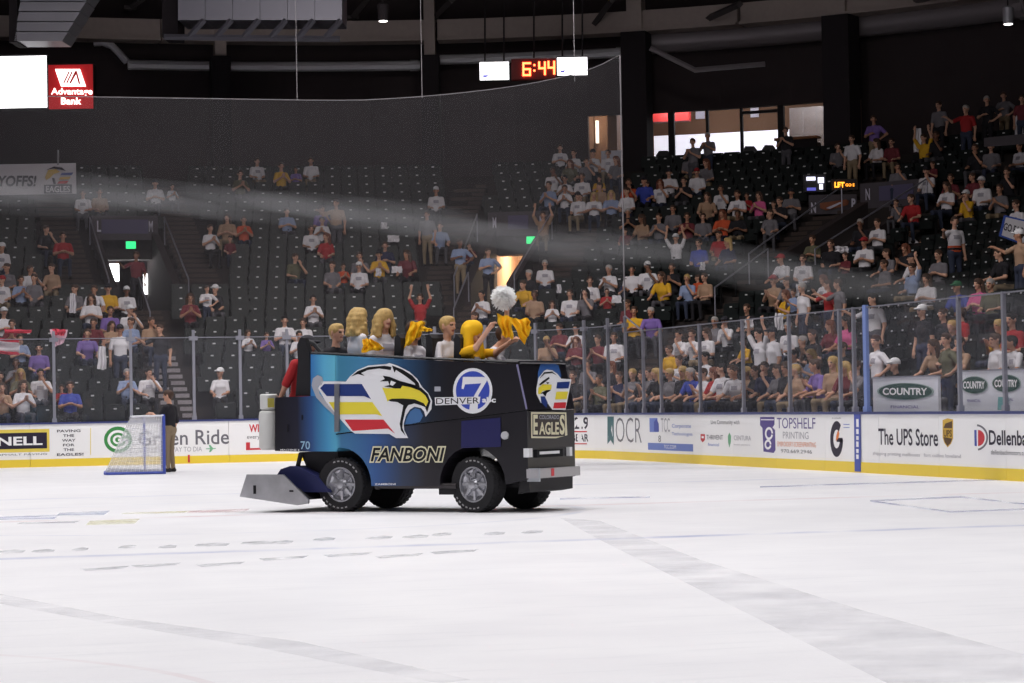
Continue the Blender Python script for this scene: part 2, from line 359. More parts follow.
ad_ell(836.6, 439, 6.4, 18, I['black'], 1, 50, 358, .52); ad_rect(836.6, 437.8, 842.6, 442, I['black'], 1); ad_poly([(838.2, 430), (839.4, 433.5), (838.4, 438.4), (836, 441), (836.6, 435)], I['orange'], 3)
ad_text('G SERIES', 832, 417.6, 841, 418.8, I['grey'], 2); ad_rect(843.4, 424, 849.5, 424.7, I['sky'], 2); ad_rect(843.4, 427.2, 849.5, 427.8, I['sky'], 2)
ad_poly([(854.6, 414.2), (861, 414.2), (861.6, 471.6), (855.4, 471.4)], I['blue'], 8, 'blue_line_stripe')
for i, (y0, y1) in enumerate(((419, 427), (429, 434), (436, 440), (441.5, 447), (449, 453), (454.5, 459))):
    ad_rect(857, y0, 859.4, y1, I['white'], 9, 'stripe_lettering')
ad_text('The UPS Store', 878.5, 428.6, 938, 445.6, I['black'], 2, .012); ad_text('shipping printing mailboxes   fort collins loveland', 873, 453, 961, 457.6, I['pale'], 2)
ad_poly([(942.6, 420), (947.5, 418.4), (953, 419.4), (953, 438.5), (951, 443.5), (947.6, 447.4), (944.4, 443), (942.6, 437.5)], I['gold'], 1)
ad_poly([(943.6, 428), (945.4, 423.6), (952.2, 421), (952.2, 428.2)], I['brown'], 2); ad_poly([(943.6, 437), (952.2, 438.6), (950.6, 443), (947.6, 446), (944.8, 442)], I['brown'], 2); ad_text('UPS', 943.8, 430, 952, 436.8, I['brown'], 3, .02)
ad_rect(974.4, 430, 976.6, 446, I['blue'], 1); ad_ell(978, 438, 6.6, 8, I['red'], 1, -90, 90); ad_ell(976, 437.5, 12, 13.2, I['grey'], 1, -80, 85, .86)
ad_text('Dellenbach', 989, 430.4, 1037, 445.6, I['black'], 2, .02); ad_text('dellenbachmotors.com', 991, 450.2, 1029, 455, I['grey'], 2)
ad_rect(866, 461.2, 881, 462.6, I['white'], 6); 
ad_rect(187.8, 454.8, 189.8, 462.4, I['red'], 9, 'goal_line_mark')
# ---- glass panes and posts
M_GLASS = thin('rink_glass', (.55, .55, .62), .035, .03, .02)
M_GLASS2 = M_GLASS
post_px = [-75, -15, 54.5, 131.5, 194.5, 241, 288, 335, 385, 435, 485, 535, 583, 606.5, 624]
post_px2 = [624, 641.5, 659, 698, 741, 787.5, 838, 852, 864, 957, 1002, 1060, 1120, 1190, 1270]
GL_END, GL_SIDE = 3.32, 2.93
Z0G = BOARD_H+.045
qs_end = [q_at(x, 400) for x in post_px]; qs_side = [q_at(x, 400) for x in post_px2]
def post(q, ztop, w=.035, m=M_RAIL, label=None):
    p, n = pt(.06, q); rz = math.atan2(n.y, n.x); M = Matrix.Translation(p) @ Matrix.Rotation(rz, 4, 'Z')
    mb = MB().box(-.03, .03, -w, w, BOARD_H+.045, ztop, M).box(-.045, .045, -w-.02, w+.02, BOARD_H+.045, BOARD_H+.14, M)
    if ztop > 3.2: mb.box(-.05, .05, -w-.07, w+.07, ztop-.26, ztop-.16, M)
    o = to_wall(mb.build('glass_post', m), q)
    if label: o['label'] = label
def pane(q0, q1, ztop):
    n = 4 if (q1 > 0 and q0 < QE) else 1; q0, q1 = sorted((q0, q1))
    o = to_wall(ring_piece(q0+.03, q1-.03, .055, .067, Z0G, ztop, n).build('glass_pane', M_GLASS), (q0+q1)/2)
    o = to_wall(ring_piece(q0, q1, .045, .077, ztop, ztop+.022, n).build('pane_top_edge', M_RAIL), (q0+q1)/2)
for a, b in zip(qs_end[:-1], qs_end[1:]): pane(a, b, GL_END-.2)
for a, b in zip(qs_side[:-1], qs_side[1:]):
    pane(a, b, GL_SIDE)
for q in qs_end: post(q, GL_END)
M_BLUEPOST = mat('blue_post', srgb(120, 140, 196), .4)
for i, q in enumerate(qs_side[1:]):
    if abs(post_px2[i+1]-864) < 1: post(q, GL_SIDE+.05, .07, M_BLUEPOST, 'thick pale blue glass post at the blue line')
    else: post(q, GL_SIDE+.03)
p1, n1 = pt(.06, qs_side[0]); p2, n2 = pt(.06, qs_side[1])
to_wall(MB().tube([Vector((p1.x, p1.y, GL_END)), Vector((p2.x, p2.y, GL_SIDE))], .02, 6).build('sloping_top_bar', M_RAIL), qs_side[0])
# ---- protective net above the end glass, on a cable with hangers
M_NET = thin('netting', (.6, .57, .62), .03)
M_CABLE = mat('cable_grey', srgb(128, 124, 128), .5)
NZ1 = 9.1
net = tag(empty('safety_net', (CX, YE, GL_END)), 'dark see-through safety net hung above the tall end glass', 'net')
def to_net(o): o.parent = net; o.matrix_parent_inverse = Matrix.Translation(-Vector(net.location)); return o
qn0 = qs_side[0]; qn1 = QE+CX+4
qn = np.linspace(qn0, qn1, 40)
nz = lambda q: NZ1+.26*max(0.0, 1-(q-qn0)/14)
nv = MB()
for i in range(39):
    a = pt(.06, qn[i])[0]; b = pt(.06, qn[i+1])[0]
    nv.add([(a.x, a.y, GL_END-.2), (b.x, b.y, GL_END-.2), (b.x, b.y, nz(qn[i+1])), (a.x, a.y, nz(qn[i]))], [(0, 1, 2, 3)])
to_net(nv.build('mesh_panel', M_NET))
to_net(MB().tube([(*pt(.06, q)[0][:2], nz(q)) for q in qn], .01, 5).build('top_cable', M_CABLE))
e0 = pt(.06, qn0)[0]; to_net(MB().tube([(e0.x, e0.y, GL_END), (e0.x, e0.y, nz(qn0))], .018, 6).build('edge_cord', M_CABLE))
for px in (297, 422, 575):
    p = hit_d(px, 90, .06); to_net(MB().tube([(p.x, p.y, NZ1), (p.x, p.y, 16.8)], .009, 5).build('hanger_cable', M_CABLE))
# ================================================================== THE SEATING BOWL
RUN, RISE, D0, Z0, NROW = .84, .345, 1.15, .72, 24
def zrow(i): return Z0+RISE*i
def drow(i): return D0+RUN*i
D_TOP, Z_TOP = drow(NROW), zrow(NROW)
def hit_rake(px, py, h=0.0, lo=20.0, hi=150.0):
    """where the pixel's ray meets the seating slope raised by h; returns d, q"""
    r = raydir(px, py)
    def g(t):
        p = CAM+r*t; d = dist(p.x, p.y); return p.z-(Z0+(d-D0)/RUN*RISE+h) if d > 0 else 1.0
    ts = np.linspace(lo, hi, 400); prev = lo
    for t in ts:
        if g(t) < 0:
            a, b = prev, t
            for _ in range(40):
                m = (a+b)/2
                if g(m) < 0: b = m
                else: a = m
            p = CAM+r*a; return dist(p.x, p.y), qof(p.x, p.y)
        prev = t
    p = CAM+r*hi; return dist(p.x, p.y), qof(p.x, p.y)
def q_on(px, py, d): p = hit_d(px, py, d); return qof(p.x, p.y), p.z
M_CONC = mat('concrete', srgb(48, 42, 41), .85, noise=.18, nscale=3)
M_DARKWALL = mat('dark_wall', srgb(60, 51, 53), .9, noise=.12, nscale=1.5)
M_STEP = mat('step_edge', srgb(70, 58, 54), .8, noise=.15); M_STEPW = mat('step_edge_pale', srgb(150, 142, 146), .8, noise=.3, nscale=9)
M_HAND = mat('handrail', srgb(150, 148, 160), .4, .5)
# portals (vomitories): q range from pixels, first and last row they cut
PORTALS = []
for name, xa, xb, ya, ra, rb in (('l', 107, 177, 292, 0, 0), ('m', 470, 521, 286, 0, 0), ('n', 797, 852, 258, 0, 0)):
    d, qa = hit_rake(xa, ya); _, qb = hit_rake(xb, ya); i = max(4, int(round((d-D0)/RUN))-1)
    PORTALS.append((min(qa, qb), max(qa, qb), i, i+6))
# aisles: q centre at a given pixel, row range
def arcw(d, q): return (RC+d)/KQ if 0 < q < QE else 1.0
AISLES = []
def aisle(px, py, i0, i1, w=1.15):
    d, q = hit_rake(px, py); AISLES.append((q, i0, i1, w))
P0, P1, P2 = PORTALS
aisle(171, 392, 0, P0[2], 1.05); aisle(480, 305, 0, P1[2]); aisle(720, 320, 0, P2[2]-1)
AISLES.append((P0[1]+.85, P0[2], NROW, 1.15)); AISLES.append((P0[0]-.85, P0[2], NROW, 1.15))
AISLES.append((P1[1]+.5, P1[2], NROW, 1.15)); AISLES.append((P1[0]-.5, P1[2], NROW, 1.15))
AISLES.append((P2[1]+.4, P2[2], NROW, 1.15)); AISLES.append((P2[0]-.4, P2[2], NROW, 1.15))
aisle(905, 395, 0, 10); aisle(950, 240, 10, NROW, 1.0)
def in_portal(q, i, pad=0.0):
    return any(a-pad < q < b+pad and r0 <= i < r1 for a, b, r0, r1 in PORTALS)
def in_aisle(q, i, pad=0.0):
    return any(r0 <= i < r1 and abs(q-c)*arcw(drow(i), q) < w/2+pad for c, r0, r1, w in AISLES)
bowl = tag(empty('floor_bowl', (XR+4, YE+4, 0)), 'stepped concrete seating bowl around the far end of the rink', kind='structure')
def to_par(o, par): o.parent = par; o.matrix_parent_inverse = Matrix.Translation(-Vector(par.location)); return o
QMIN, QMAX = -36.0, QE+CX+4
for i in range(NROW):
    brk = sorted(set([QMIN, 0, QE, QMAX]+[v for a, b, r0, r1 in PORTALS if r0 <= i < r1 for v in (a, b)]))
    mb = MB()
    for a, b in zip(brk[:-1], brk[1:]):
        if in_portal((a+b)/2, i): continue
        n = max(1, int((b-a)*1.6)) if a >= 0 and b <= QE else 1
        sub = ring_piece(a, b, drow(i)-.32, drow(i)+RUN-.32, zrow(i)-RISE-.25, zrow(i), n); mb.add(sub.v, sub.f)
    to_par(mb.build('tier', M_CONC), bowl)
# steps of the aisles: half-height block and a light nosing for each row
stair_set = []
for k, (c, r0, r1, w) in enumerate(AISLES):
    root = tag(empty('aisle_stair', (*pt(drow(r0), c)[0][:2], zrow(r0)-.3)), None, None, kind='structure')
    for i in range(r0, r1):
        d = drow(i); aw = arcw(d, c); h = w/2/aw
        if in_portal(c, i): continue
        s_ = ring_piece(c-h, c+h, d-.32-RUN*.5, d-.32, zrow(i)-RISE-.05, zrow(i)-RISE*.5, 1).build('step', M_CONC); to_par(s_, root)
        for dd, zz in ((d-.32-RUN*.5, zrow(i)-RISE*.5), (d-.32, zrow(i))):
            for f0, f1 in (((-.8, -.1), (.1, .75)) if (k == 0 and i < 7) else ((-.92, .92),)):
                e_ = ring_piece(c+h*f0, c+h*f1, dd-.004, dd+.05, zz-.10, zz+.004, 1).build('step_edge', M_STEPW if (k == 0 and i < 7) else M_STEP); to_par(e_, root)
    stair_set.append(root)
for r, t in zip(stair_set, ('stair with pale step edges below the portal behind the goal', 'stair below the middle portal behind the machine', 'stair through the crowd below the far portal', 'stair climbing left of the portal behind the goal', 'stair climbing right of the portal behind the goal',
    'stair climbing left of the middle portal', 'stair climbing right of the middle portal', 'stair climbing left of the far portal', 'stair climbing right of the far portal', 'stair beside the green oval advert panels', 'upper stair beyond the standing striped jersey')):
    r['label'] = t
# portals: floor, side walls, parapet with section letters, lit passage behind
M_PARA = mat('parapet', srgb(84, 78, 84), .85, noise=.1)
M_LIT = mat('daylit_pane', (1, 1, 1), .5, emit=9)
M_TAN = mat('tan_wall', srgb(196, 160, 130), .8)
M_POSTER = mat('pale_poster', srgb(190, 184, 200), .7)
M_EXIT = mat('exit_green', srgb(40, 210, 120), .5, emit=1.6)
M_SIGNP = mat('purple_band', srgb(92, 86, 116), .7); M_LET = mat('sign_letter', srgb(205, 200, 216), .6)
letters = (('L', 'M'), ('M', 'N'), ('N', 'P'))
for k, (qa, qb, r0, r1) in enumerate(PORTALS):
    lab = ('dark entrance portal behind the goal with white lit door panes', 'entrance portal in the corner with tan lit passage wall', 'dim entrance portal in the right stand under a lit display')[k]
    c = (qa+qb)/2; root = tag(empty('door_%d' % (k+1), (*pt(drow(r0), c)[0][:2], zrow(r0)-.6)), lab, kind='structure')
    zf = zrow(r0)-.55; da, db = drow(r0)-.32, drow(r1)-.32; dd = db+4.5; zc = zf+2.35
    B = lambda mb, nm, m: to_par(mb.build(nm, m), root)
    B(ring_piece(qa, qb, da-.02, dd, zf-.2, zf, 3), 'portal_floor', M_CONC)
    for q0, q1 in ((qa-.02, qa+.2/arcw(da, c)), (qb-.2/arcw(da, c), qb+.02)):
        mb = MB(); a0 = pt(da, q0)[0]; a1 = pt(da, q1)[0]; b0 = pt(db, q0)[0]; b1 = pt(db, q1)[0]; zb = zrow(r1)+.2
        mb.hexa([(a0.x, a0.y, zf), (a1.x, a1.y, zf), (b1.x, b1.y, zf), (b0.x, b0.y, zf), (a0.x, a0.y, zrow(r0)+.35), (a1.x, a1.y, zrow(r0)+.35), (b1.x, b1.y, zb), (b0.x, b0.y, zb)])
        B(mb, 'portal_side_wall', M_DARKWALL)
        B(ring_piece(q0, q1, db, dd, zf, zc, 1), 'passage_wall', M_TAN if k == 1 else M_DARKWALL)
    ztop = zrow(r1)+.75
    B(ring_piece(qa, qb, db, db+.18, zc, ztop, 4), 'parapet', M_PARA)
    B(ring_piece(qa, qb, db, dd, zc, zc+.15, 3), 'passage_ceiling', M_DARKWALL)
    B(ring_piece(qa, qb, dd, dd+.15, zf, zc, 3), 'passage_back', M_TAN if k == 1 else M_DARKWALL)
    B(ring_piece(qa+.3, qb-.3, db-.02, db, ztop-.55, ztop-.12, 4), 'sign_band', M_SIGNP)
    for ch, f0, f1 in ((letters[k][0], .92, .86), (letters[k][1], .14, .08)):
        v, f = text_tris(ch, .02); q0 = qa+(qb-qa)*f0; q1 = qa+(qb-qa)*f1
        B(MB().add([(*pt(db-.03, q0+(q1-q0)*u)[0][:2], ztop-.5+.34*w_) for u, w_ in v], f), 'section_letter', M_LET)
    ex = empty('exit_sign', (*pt(db-.06, qa+(qb-qa)*(.42 if k == 0 else .28))[0][:2], zc-.02)); n_ = pt(db, c)[1]
    ex.rotation_euler[2] = math.atan2(n_.y, n_.x)
    MB().box(-.03, .03, -.17, .17, 0, .26).build('sign_box', mat('sign_black', (.02, .02, .02)), ex); MB().box(-.036, -.03, -.15, .15, .02, .24).build('lit_face', M_EXIT, ex)
    tag(ex, ('glowing green exit sign over the portal behind the goal', 'glowing green exit sign over the portal with tan wall', 'dim green exit sign over the portal in the right stand')[k], 'sign', 'green exit signs')
    if k == 0:
        for xa, xb, ya, yb, off_, nm, m_ in ((109.5, 119, 264, 281, 1.2, 'lit_door_pane', M_LIT), (143.5, 149.5, 274, 294, 1.2, 'lit_door_pane', M_LIT), (152, 161.5, 266, 293, .9, 'poster', M_POSTER), (164, 172.5, 267, 293, .9, 'poster', M_POSTER)):
            d_ = db+off_; q0, za_ = q_on(xa, ya, d_); q1, zb_ = q_on(xb, yb, d_); q0, q1 = sorted((q0, q1))
            B(ring_piece(q0, q1, d_, d_+.03, min(za_, zb_), max(za_, zb_), 1), nm, m_); B(ring_piece(q0-.03, q1+.03, d_+.03, d_+.06, zf, zc-.02, 1), nm+'_frame', M_DARKWALL)
    # a lamp inside the passage
    l = bpy.data.lights.new('passage_lamp', 'POINT'); l.energy = (70, 260, 25)[k]; l.color = (1, .82, .6) if k == 1 else (1, .95, .95); l.shadow_soft_size = .15
    lo = link(bpy.data.objects.new('passage_lamp', l)); p = pt(db+(.45 if k == 0 else 2.0), qa+(qb-qa)*.3)[0]; lo.location = (p.x, p.y, zc-.25)
    B(MB().box(p.x-.35, p.x+.35, p.y-.12, p.y+.12, zc-.08, zc-.005), 'ceiling_lamp', mat('warm_tube', (1, .85, .6), .5, emit=6))
# handrails beside the portals and stairs
def rail(pts, label, r=.025):
    root = tag(empty('handrail', pts[0]), label, 'railing', 'stand handrails')
    inv = Matrix.Translation(-Vector(pts[0]))
    o = MB().tube(pts, r, 6).build('rail_bar', M_HAND, root); o.matrix_parent_inverse = inv
    for p in (pts[0], pts[-1]):
        o = MB().tube([p, (p[0], p[1], p[2]-.85)], r*.8, 6).build('rail_post', M_HAND, root); o.matrix_parent_inverse = inv
def rp(q, i, h): p = pt(drow(i)-.1, q)[0]; return (p.x, p.y, zrow(i)+h)
for k, (qa, qb, r0, r1) in enumerate(PORTALS):
    nm = ('portal behind the goal', 'corner portal with tan wall', 'far right portal')[k]
    rail([rp(qb+.12, r0-1, .9), rp(qb+.12, r1-1, 1.0)], 'sloping metal handrail on the left wall of the '+nm)
    rail([rp(qa-.12, r0-1, .9), rp(qa-.12, r1-1, 1.0)], 'sloping metal handrail on the right wall of the '+nm)
    rail([rp((qa+qb)/2+.3, r0-4, .9), rp((qa+qb)/2+.3, r0-1, 1.0)], 'short centre handrail on the stair below the '+nm)
# guard rail panels above the side glass stairs (dark pipe rails by the right advert panels)
M_BLK = mat('black_pipe', srgb(30, 28, 34), .5)
for i, (a, b) in enumerate((((866, 358), (892, 346)), ((866, 374), (894, 361)))):
    p0 = hit_d(*a, 1.0); p1_ = hit_d(*b, 1.6)
    root = tag(empty('stair_rail', p0), ('upper', 'lower')[i]+' black stair rail left of the single oval advert board', 'railing'); o = MB().tube([p0, p1_, p1_+Vector((0, 0, -.4))], .022, 6).build('rail_bar', M_BLK, root); o.matrix_parent_inverse = Matrix.Translation(-p0)
# ------------------------------------------------------------------ upper landing, back wall, columns, beams, pipes
D_BACK = D_TOP+6.0; Z_CEIL = 17.5
QGA, QGB = None, None
gl = D_TOP+2.0
q_g0, _ = q_on(650, 130, gl); q_g1, _ = q_on(862, 130, gl); q_o0, _ = q_on(588, 130, gl); q_o1, _ = q_on(624, 130, gl)
to_par(ring_piece(QMIN, QMAX, drow(NROW)-.32, D_BACK, Z_TOP-.4, Z_TOP, 60).build('upper_landing', M_CONC), bowl)
wall_back = tag(empty('wall_back', (CX, YE+D_BACK, Z_TOP)), 'dark upper wall behind the top seating row', kind='structure')
zg0, zg1 = Z_TOP, q_on(740, 108, gl)[1]
def wall_seg(q0, q1, d, z0, z1, nm='wall_panel', m=None, n=None):
    n = n or max(1, int(abs(q1-q0)*1.2)); return to_par(ring_piece(min(q0, q1), max(q0, q1), d, d+.25, z0, z1, n).build(nm, m or M_DARKWALL), wall_back)
bqs = np.linspace(max(q_o0, q_o1), QMAX, 9)
for a, b in zip(bqs[:-1], bqs[1:]): wall_seg(a, b, gl, Z_TOP, Z_CEIL)
for a, b in ((q_o1, q_g0),): wall_seg(a, b, gl, Z_TOP, Z_CEIL)
bqs = np.linspace(QMIN, min(q_g0, q_g1), 7)
for a, b in zip(bqs[:-1], bqs[1:]): wall_seg(a, b, gl, Z_TOP, Z_CEIL)
wall_seg(q_g0, q_g1, gl, zg1, Z_CEIL); wall_seg(q_o0, q_o1, gl, q_on(606, 115, gl)[1], Z_CEIL)
# ceiling high above and the ring beam, pipes and ducts under it
M_CEIL = mat('ceiling_dark', srgb(84, 78, 80), .9, noise=.2, nscale=.6)
tag(MB().box(-30, 60, -15, 100, Z_CEIL, Z_CEIL+.3).build('ceiling', M_CEIL), 'dark arena roof deck high above', kind='structure')
def ring_tube(pxs, d, r, name, m, label, cat, n=8, extra=6.0):
    """pipe following the bowl at offset d, height from the pixels"""
    pts = []
    for px, py in pxs: p = hit_d(px, py, d); pts.append((qof(p.x, p.y), p.z))
    qs = [p[0] for p in pts]; z = sum(p[1] for p in pts)/len(pts); qa, qb = min(qs), max(qs)
    root = tag(empty(name, (*pt(d, qa)[0][:2], z)), label, cat)
    nn = max(2, int((qb-qa)*2)); segs = max(1, int((qb-qa)/5)); qq = np.linspace(qa, qb, segs+1)
    for a, b in zip(qq[:-1], qq[1:]):
        to_par(MB().tube([(*pt(d, q)[0][:2], z) for q in np.linspace(a, b, max(2, nn//segs+1))], r, n).build('pipe_length', m, root, True), root)
        to_par(MB().tube([(*pt(d, a+.02)[0][:2], z), (*pt(d, a+.12)[0][:2], z)], r*1.12, n).build('pipe_collar', m, root), root)
    return root
M_PIPE = mat('silver_pipe', srgb(236, 234, 240), .28, .45); M_PIPE2 = mat('dull_pipe', srgb(150, 142, 146), .4, .4)
ring_tube([(128, 66.5), (420, 63.5)], D_TOP+1.0, .17, 'silver_pipe', M_PIPE, 'long silver pipe on the upper wall behind the safety net', 'pipe')
ring_tube([(440, 61), (626, 51)], D_TOP+1.0, .17, 'silver_pipe', M_PIPE, 'silver pipe length behind the lit game clock', 'pipe')
ring_tube([(652, 50), (828, 28), (860, 22), (1030, -2)], D_TOP+1.35, .42, 'round_duct', M_PIPE2, 'wide round duct running under the roof at upper right', 'duct', 12)
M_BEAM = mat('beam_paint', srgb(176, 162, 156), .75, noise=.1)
beam = tag(empty('trim_1', (*pt(D_TOP+.5, 10)[0][:2], 13)), 'pale curved ring beam under the roof', kind='structure')
zb0 = q_on(340, 40, D_TOP+.3)[1]; zb1 = q_on(340, 21, D_TOP+.3)[1]
bq_ = np.linspace(-10, QMAX, 12)
for a, b in zip(bq_[:-1], bq_[1:]): to_par(ring_piece(a+.02, b-.02, D_TOP+.3, D_TOP+.8, zb0, zb1, 6).build('beam_length', M_BEAM), beam); to_par(ring_piece(a+.02, b-.02, D_TOP+.1, D_TOP+1.0, zb0-.08, zb0, 6).build('beam_flange', M_BEAM), beam)
# columns
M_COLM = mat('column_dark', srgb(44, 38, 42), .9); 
for i, (xa, xb) in enumerate(((211, 230), (422, 440), (625, 650), (829, 856))):
    qa, _ = q_on(xa, 100, D_TOP+.4); qb, _ = q_on(xb, 100, D_TOP+.4)
    root = tag(empty('column', (*pt(D_TOP+.4, (qa+qb)/2)[0][:2], Z_TOP)), ('dark square column behind the net above the orange shirted fan', 'dark square column left of the lit game clock', 'broad dark column at the edge of the net beside the lounge windows', 'broad dark column at the right end of the lounge windows')[i], kind='structure')
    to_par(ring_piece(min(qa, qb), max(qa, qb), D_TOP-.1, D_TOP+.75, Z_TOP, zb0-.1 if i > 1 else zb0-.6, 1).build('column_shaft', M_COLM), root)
    m_ = (qa+qb)/2; h_ = abs(qb-qa)*.3
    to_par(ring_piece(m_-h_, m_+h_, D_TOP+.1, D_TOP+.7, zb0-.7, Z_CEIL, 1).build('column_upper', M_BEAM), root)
# roof struts fanning up behind the beam
M_STRUT = mat('strut', srgb(92, 86, 86), .7, .2)
strut = [((590, 30), (612, 0), 'slim'), ((432, 20), (452, 0), 'short'), ((700, 22), (740, 4), 'long'), ((130, 8), (160, -14), 'angled'), ((352, 18), (372, -6), 'faint'), ((905, 4), (960, -12), 'high')]
for i, (a, b, w_) in enumerate(strut):
    pa = hit_d(*a, D_TOP+.9); pb = hit_d(*b, D_TOP-1.5)
    root = tag(empty('roof_strut', pa), w_+' slanting steel roof strut above the '+('lit clock', 'net', 'lounge windows', 'red sign', 'end stand', 'right stand')[i], 'strut', 'roof struts')
    to_par(MB().tube([pa, pb], .12, 4).build('strut_bar', M_STRUT), root); to_par(MB().box(pa.x-.2, pa.x+.2, pa.y-.2, pa.y+.2, pa.z-.06, pa.z+.06).build('gusset', M_STRUT), root)
# rectangular ducts at top left, bent conduit
M_DUCT = mat('duct_silver', srgb(150, 148, 160), .4, .55); M_DUCT2 = mat('duct_white', srgb(176, 174, 182), .45, .4)
def px_box(name, x0, y0, x1, y1, depth, thick, m):
    a = at_depth(x0, y0, depth); b = at_depth(x1, y0, depth); c = at_depth(x1, y1, depth); d = at_depth(x0, y1, depth); f = FWD*thick
    return MB().hexa([d, c, c+f, d+f, a, b, b+f, a+f]).build(name, m)
duct = tag(empty('square_duct', at_depth(255, 22, 74)), 'large ribbed square duct hanging under the roof at top left', 'duct')
for i in range(6):
    x = 178+i*27.4; to_par(px_box('duct_section', x, -12, x+27, 20, 74, 2.2, M_DUCT), duct)
    p = at_depth(x+10, 38, 74); q_ = at_depth(x+26, 20, 74); to_par(MB().tube([p, q_], .09, 4).build('hanger_strut', M_DUCT), duct)
to_par(MB().tube([at_depth(164, 37, 74), at_depth(340, 39, 74)], .09, 4).build('hanger_rail', M_DUCT), duct)
to_par(px_box('duct_end', 162, -12, 178, 37, 74.5, 1.5, M_COLM), duct)
duct2 = tag(empty('slanted_duct', at_depth(50, 40, 72)), 'pale corrugated duct end above the white scoreboard screen', 'duct')
for i in range(5):
    y0 = -8+i*10; k = i*2.2
    a = at_depth(22-i*1.5, y0, 72); b = at_depth(92-i*6, y0, 72); c = at_depth(86-i*6, y0+9, 72); d = at_depth(20-i*1.5, y0+9, 72); f = FWD*1.5
    to_par(MB().hexa([d, c, c+f, d+f, a, b, b+f, a+f]).build('duct_rib', M_DUCT2), duct2)
to_par(px_box('duct_frame', 9, -8, 17, 42, 72, 1.5, M_COLM), duct2)
pp = [at_depth(x, y, 84) for x, y in ((94, 43), (103, 42.5), (112, 46), (120, 54), (127, 62))]
tag(MB().tube(pp, .12, 8).build('bent_conduit', M_PIPE, None, True), 'bent silver conduit dropping to the long wall pipe', 'pipe')
for i, (x, y, w_) in enumerate(((383, 12, 8), (1008, 15, 6))):
    root = tag(empty('hanging_lamp', at_depth(x, y, 70)), ('small lit lamp under the roof right of the square duct', 'white cylinder lamp hanging at the top right corner')[i], 'lamp')
    p = at_depth(x, y, 70); M = Matrix.Translation(p)
    to_par(MB().lathe([(-.25, .14), (.2, .16), (.25, .1)], M, 12).build('lamp_can', M_DUCT2 if i else M_COLM, None, True), root); to_par(MB().lathe([(-.27, .12), (-.25, .12)], M, 12).build('lamp_lens', mat('lamp_lens', (1, .95, .9), .5, emit=5)), root); to_par(MB().tube([p+Vector((0, 0, .25)), p+Vector((0, 0, 2.5))], .02, 5).build('lamp_stem', M_COLM), root)
# slim conduit bracket under the right duct
tag(MB().tube([at_depth(650, 48, 80), at_depth(695, 70, 80), at_depth(765, 64, 80)], .09, 6).build('conduit_bracket', M_PIPE2), 'slim bent conduit below the round duct', 'pipe')
# ---- the lounge behind the windows
M_LW = mat('lounge_white', srgb(225, 222, 235), .7); M_LTAN = mat('lounge_tan', srgb(120, 90, 68), .8); M_RED = mat('red_fascia', srgb(150, 32, 28), .6); M_MULL = mat('mullion', srgb(28, 24, 28), .7)
lounge = tag(empty('window_1', (*pt(gl, q_g1)[0][:2], Z_TOP)), 'lit concourse lounge behind tall window panes under the right column', kind='structure')
A = lambda o: to_par(o, lounge)
dl = gl+7.0; AWL = arcw(gl, q_g0)
def qd(px, d): return q_on(px, 130, d)[0]
def slab(nm, xa, xb, d0, d1, z0, z1, m, n=6):
    q0, q1 = sorted((qd(xa, (d0+d1)/2), qd(xb, (d0+d1)/2))); return A(ring_piece(q0, q1, d0, d1, z0, z1, n).build(nm, m))
zw = Z_TOP+2.15
slab('lounge_floor', 640, 875, gl+.3, dl, Z_TOP-.1, Z_TOP+.02, M_CONC, 10)
slab('lounge_back_wall', 630, 880, dl, dl+.2, zw, zg1+1.4, M_LTAN, 10); slab('lounge_bright_wall', 630, 790, dl, dl+.2, Z_TOP, zw, mat('lit_window_band', (.9, .9, 1), .6, emit=.7), 8); slab('lounge_back_wall', 790, 880, dl, dl+.2, Z_TOP, zw, M_LTAN, 4)
slab('lounge_ceiling', 630, 880, gl+.3, dl, zg1+1.0, zg1+1.15, M_LW, 10)
slab('lounge_side_wall', 626, 636, gl+.3, dl, Z_TOP, zg1+1.0, M_LTAN, 1); slab('lounge_side_wall', 876, 884, gl+.3, dl, Z_TOP, zg1+1.0, M_LTAN, 1)
slab('red_fascia', 640, 690, gl+4, gl+4.4, zg1+.15, zg1+.75, M_RED, 6)
slab('menu_board', 696, 705, dl-.1, dl-.04, zw+.55, zw+.95, M_LW, 1); slab('menu_board', 751, 759, dl-.1, dl-.04, zw+.5, zw+.85, M_LW, 1)
slab('glazed_partition', 790, 830, gl+3.4, gl+3.5, Z_TOP, zg1+.3, thin('partition', (.6, .56, .54), .3, .05), 3)
for px in (650, 671.6, 707.6, 741.8, 781.4):
    h_ = 3.0 if px in (671.6, 781.4) else 1.2
    slab('mullion', px-h_, px+h_, gl, gl+.14, Z_TOP, zg1+.02, M_MULL, 1)
zt = q_on(755, 112, gl)[1]; slab('transom', 742, 778, gl, gl+.1, zt-.05, zt+.05, M_MULL, 2)
edges = [650, 671.6, 707.6, 741.8, 781.4, 830, 862]
for a, b in zip(edges[:-1], edges[1:]): slab('window_pane', a, b, gl+.06, gl+.07, Z_TOP+.02, zg1, thin('lounge_glass', (.5, .5, .5), .02, .02), 2)
def lounge_lamp(px, dd, e, col=(.95, .95, 1)):
    p = hit_d(px, 110, gl+dd); l = bpy.data.lights.new('lounge_lamp', 'POINT'); l.energy = e; l.color = col; l.shadow_soft_size = .2; o = link(bpy.data.objects.new('lounge_lamp', l)); o.location = (p.x, p.y, zg1+.7)
    A(MB().lathe([(0, .16), (.05, .18)], Matrix.Translation((p.x, p.y, zg1+.93)), 12).build('downlight', mat('downlight', (1, .95, .85), .5, emit=6)))
for px, dd, e in ((664, 3.6, 60), (690, 3.6, 60), (718, 3.6, 60), (750, 3.6, 60), (800, 2.2, 30), (822, 2.6, 30)): lounge_lamp(px, dd, e)
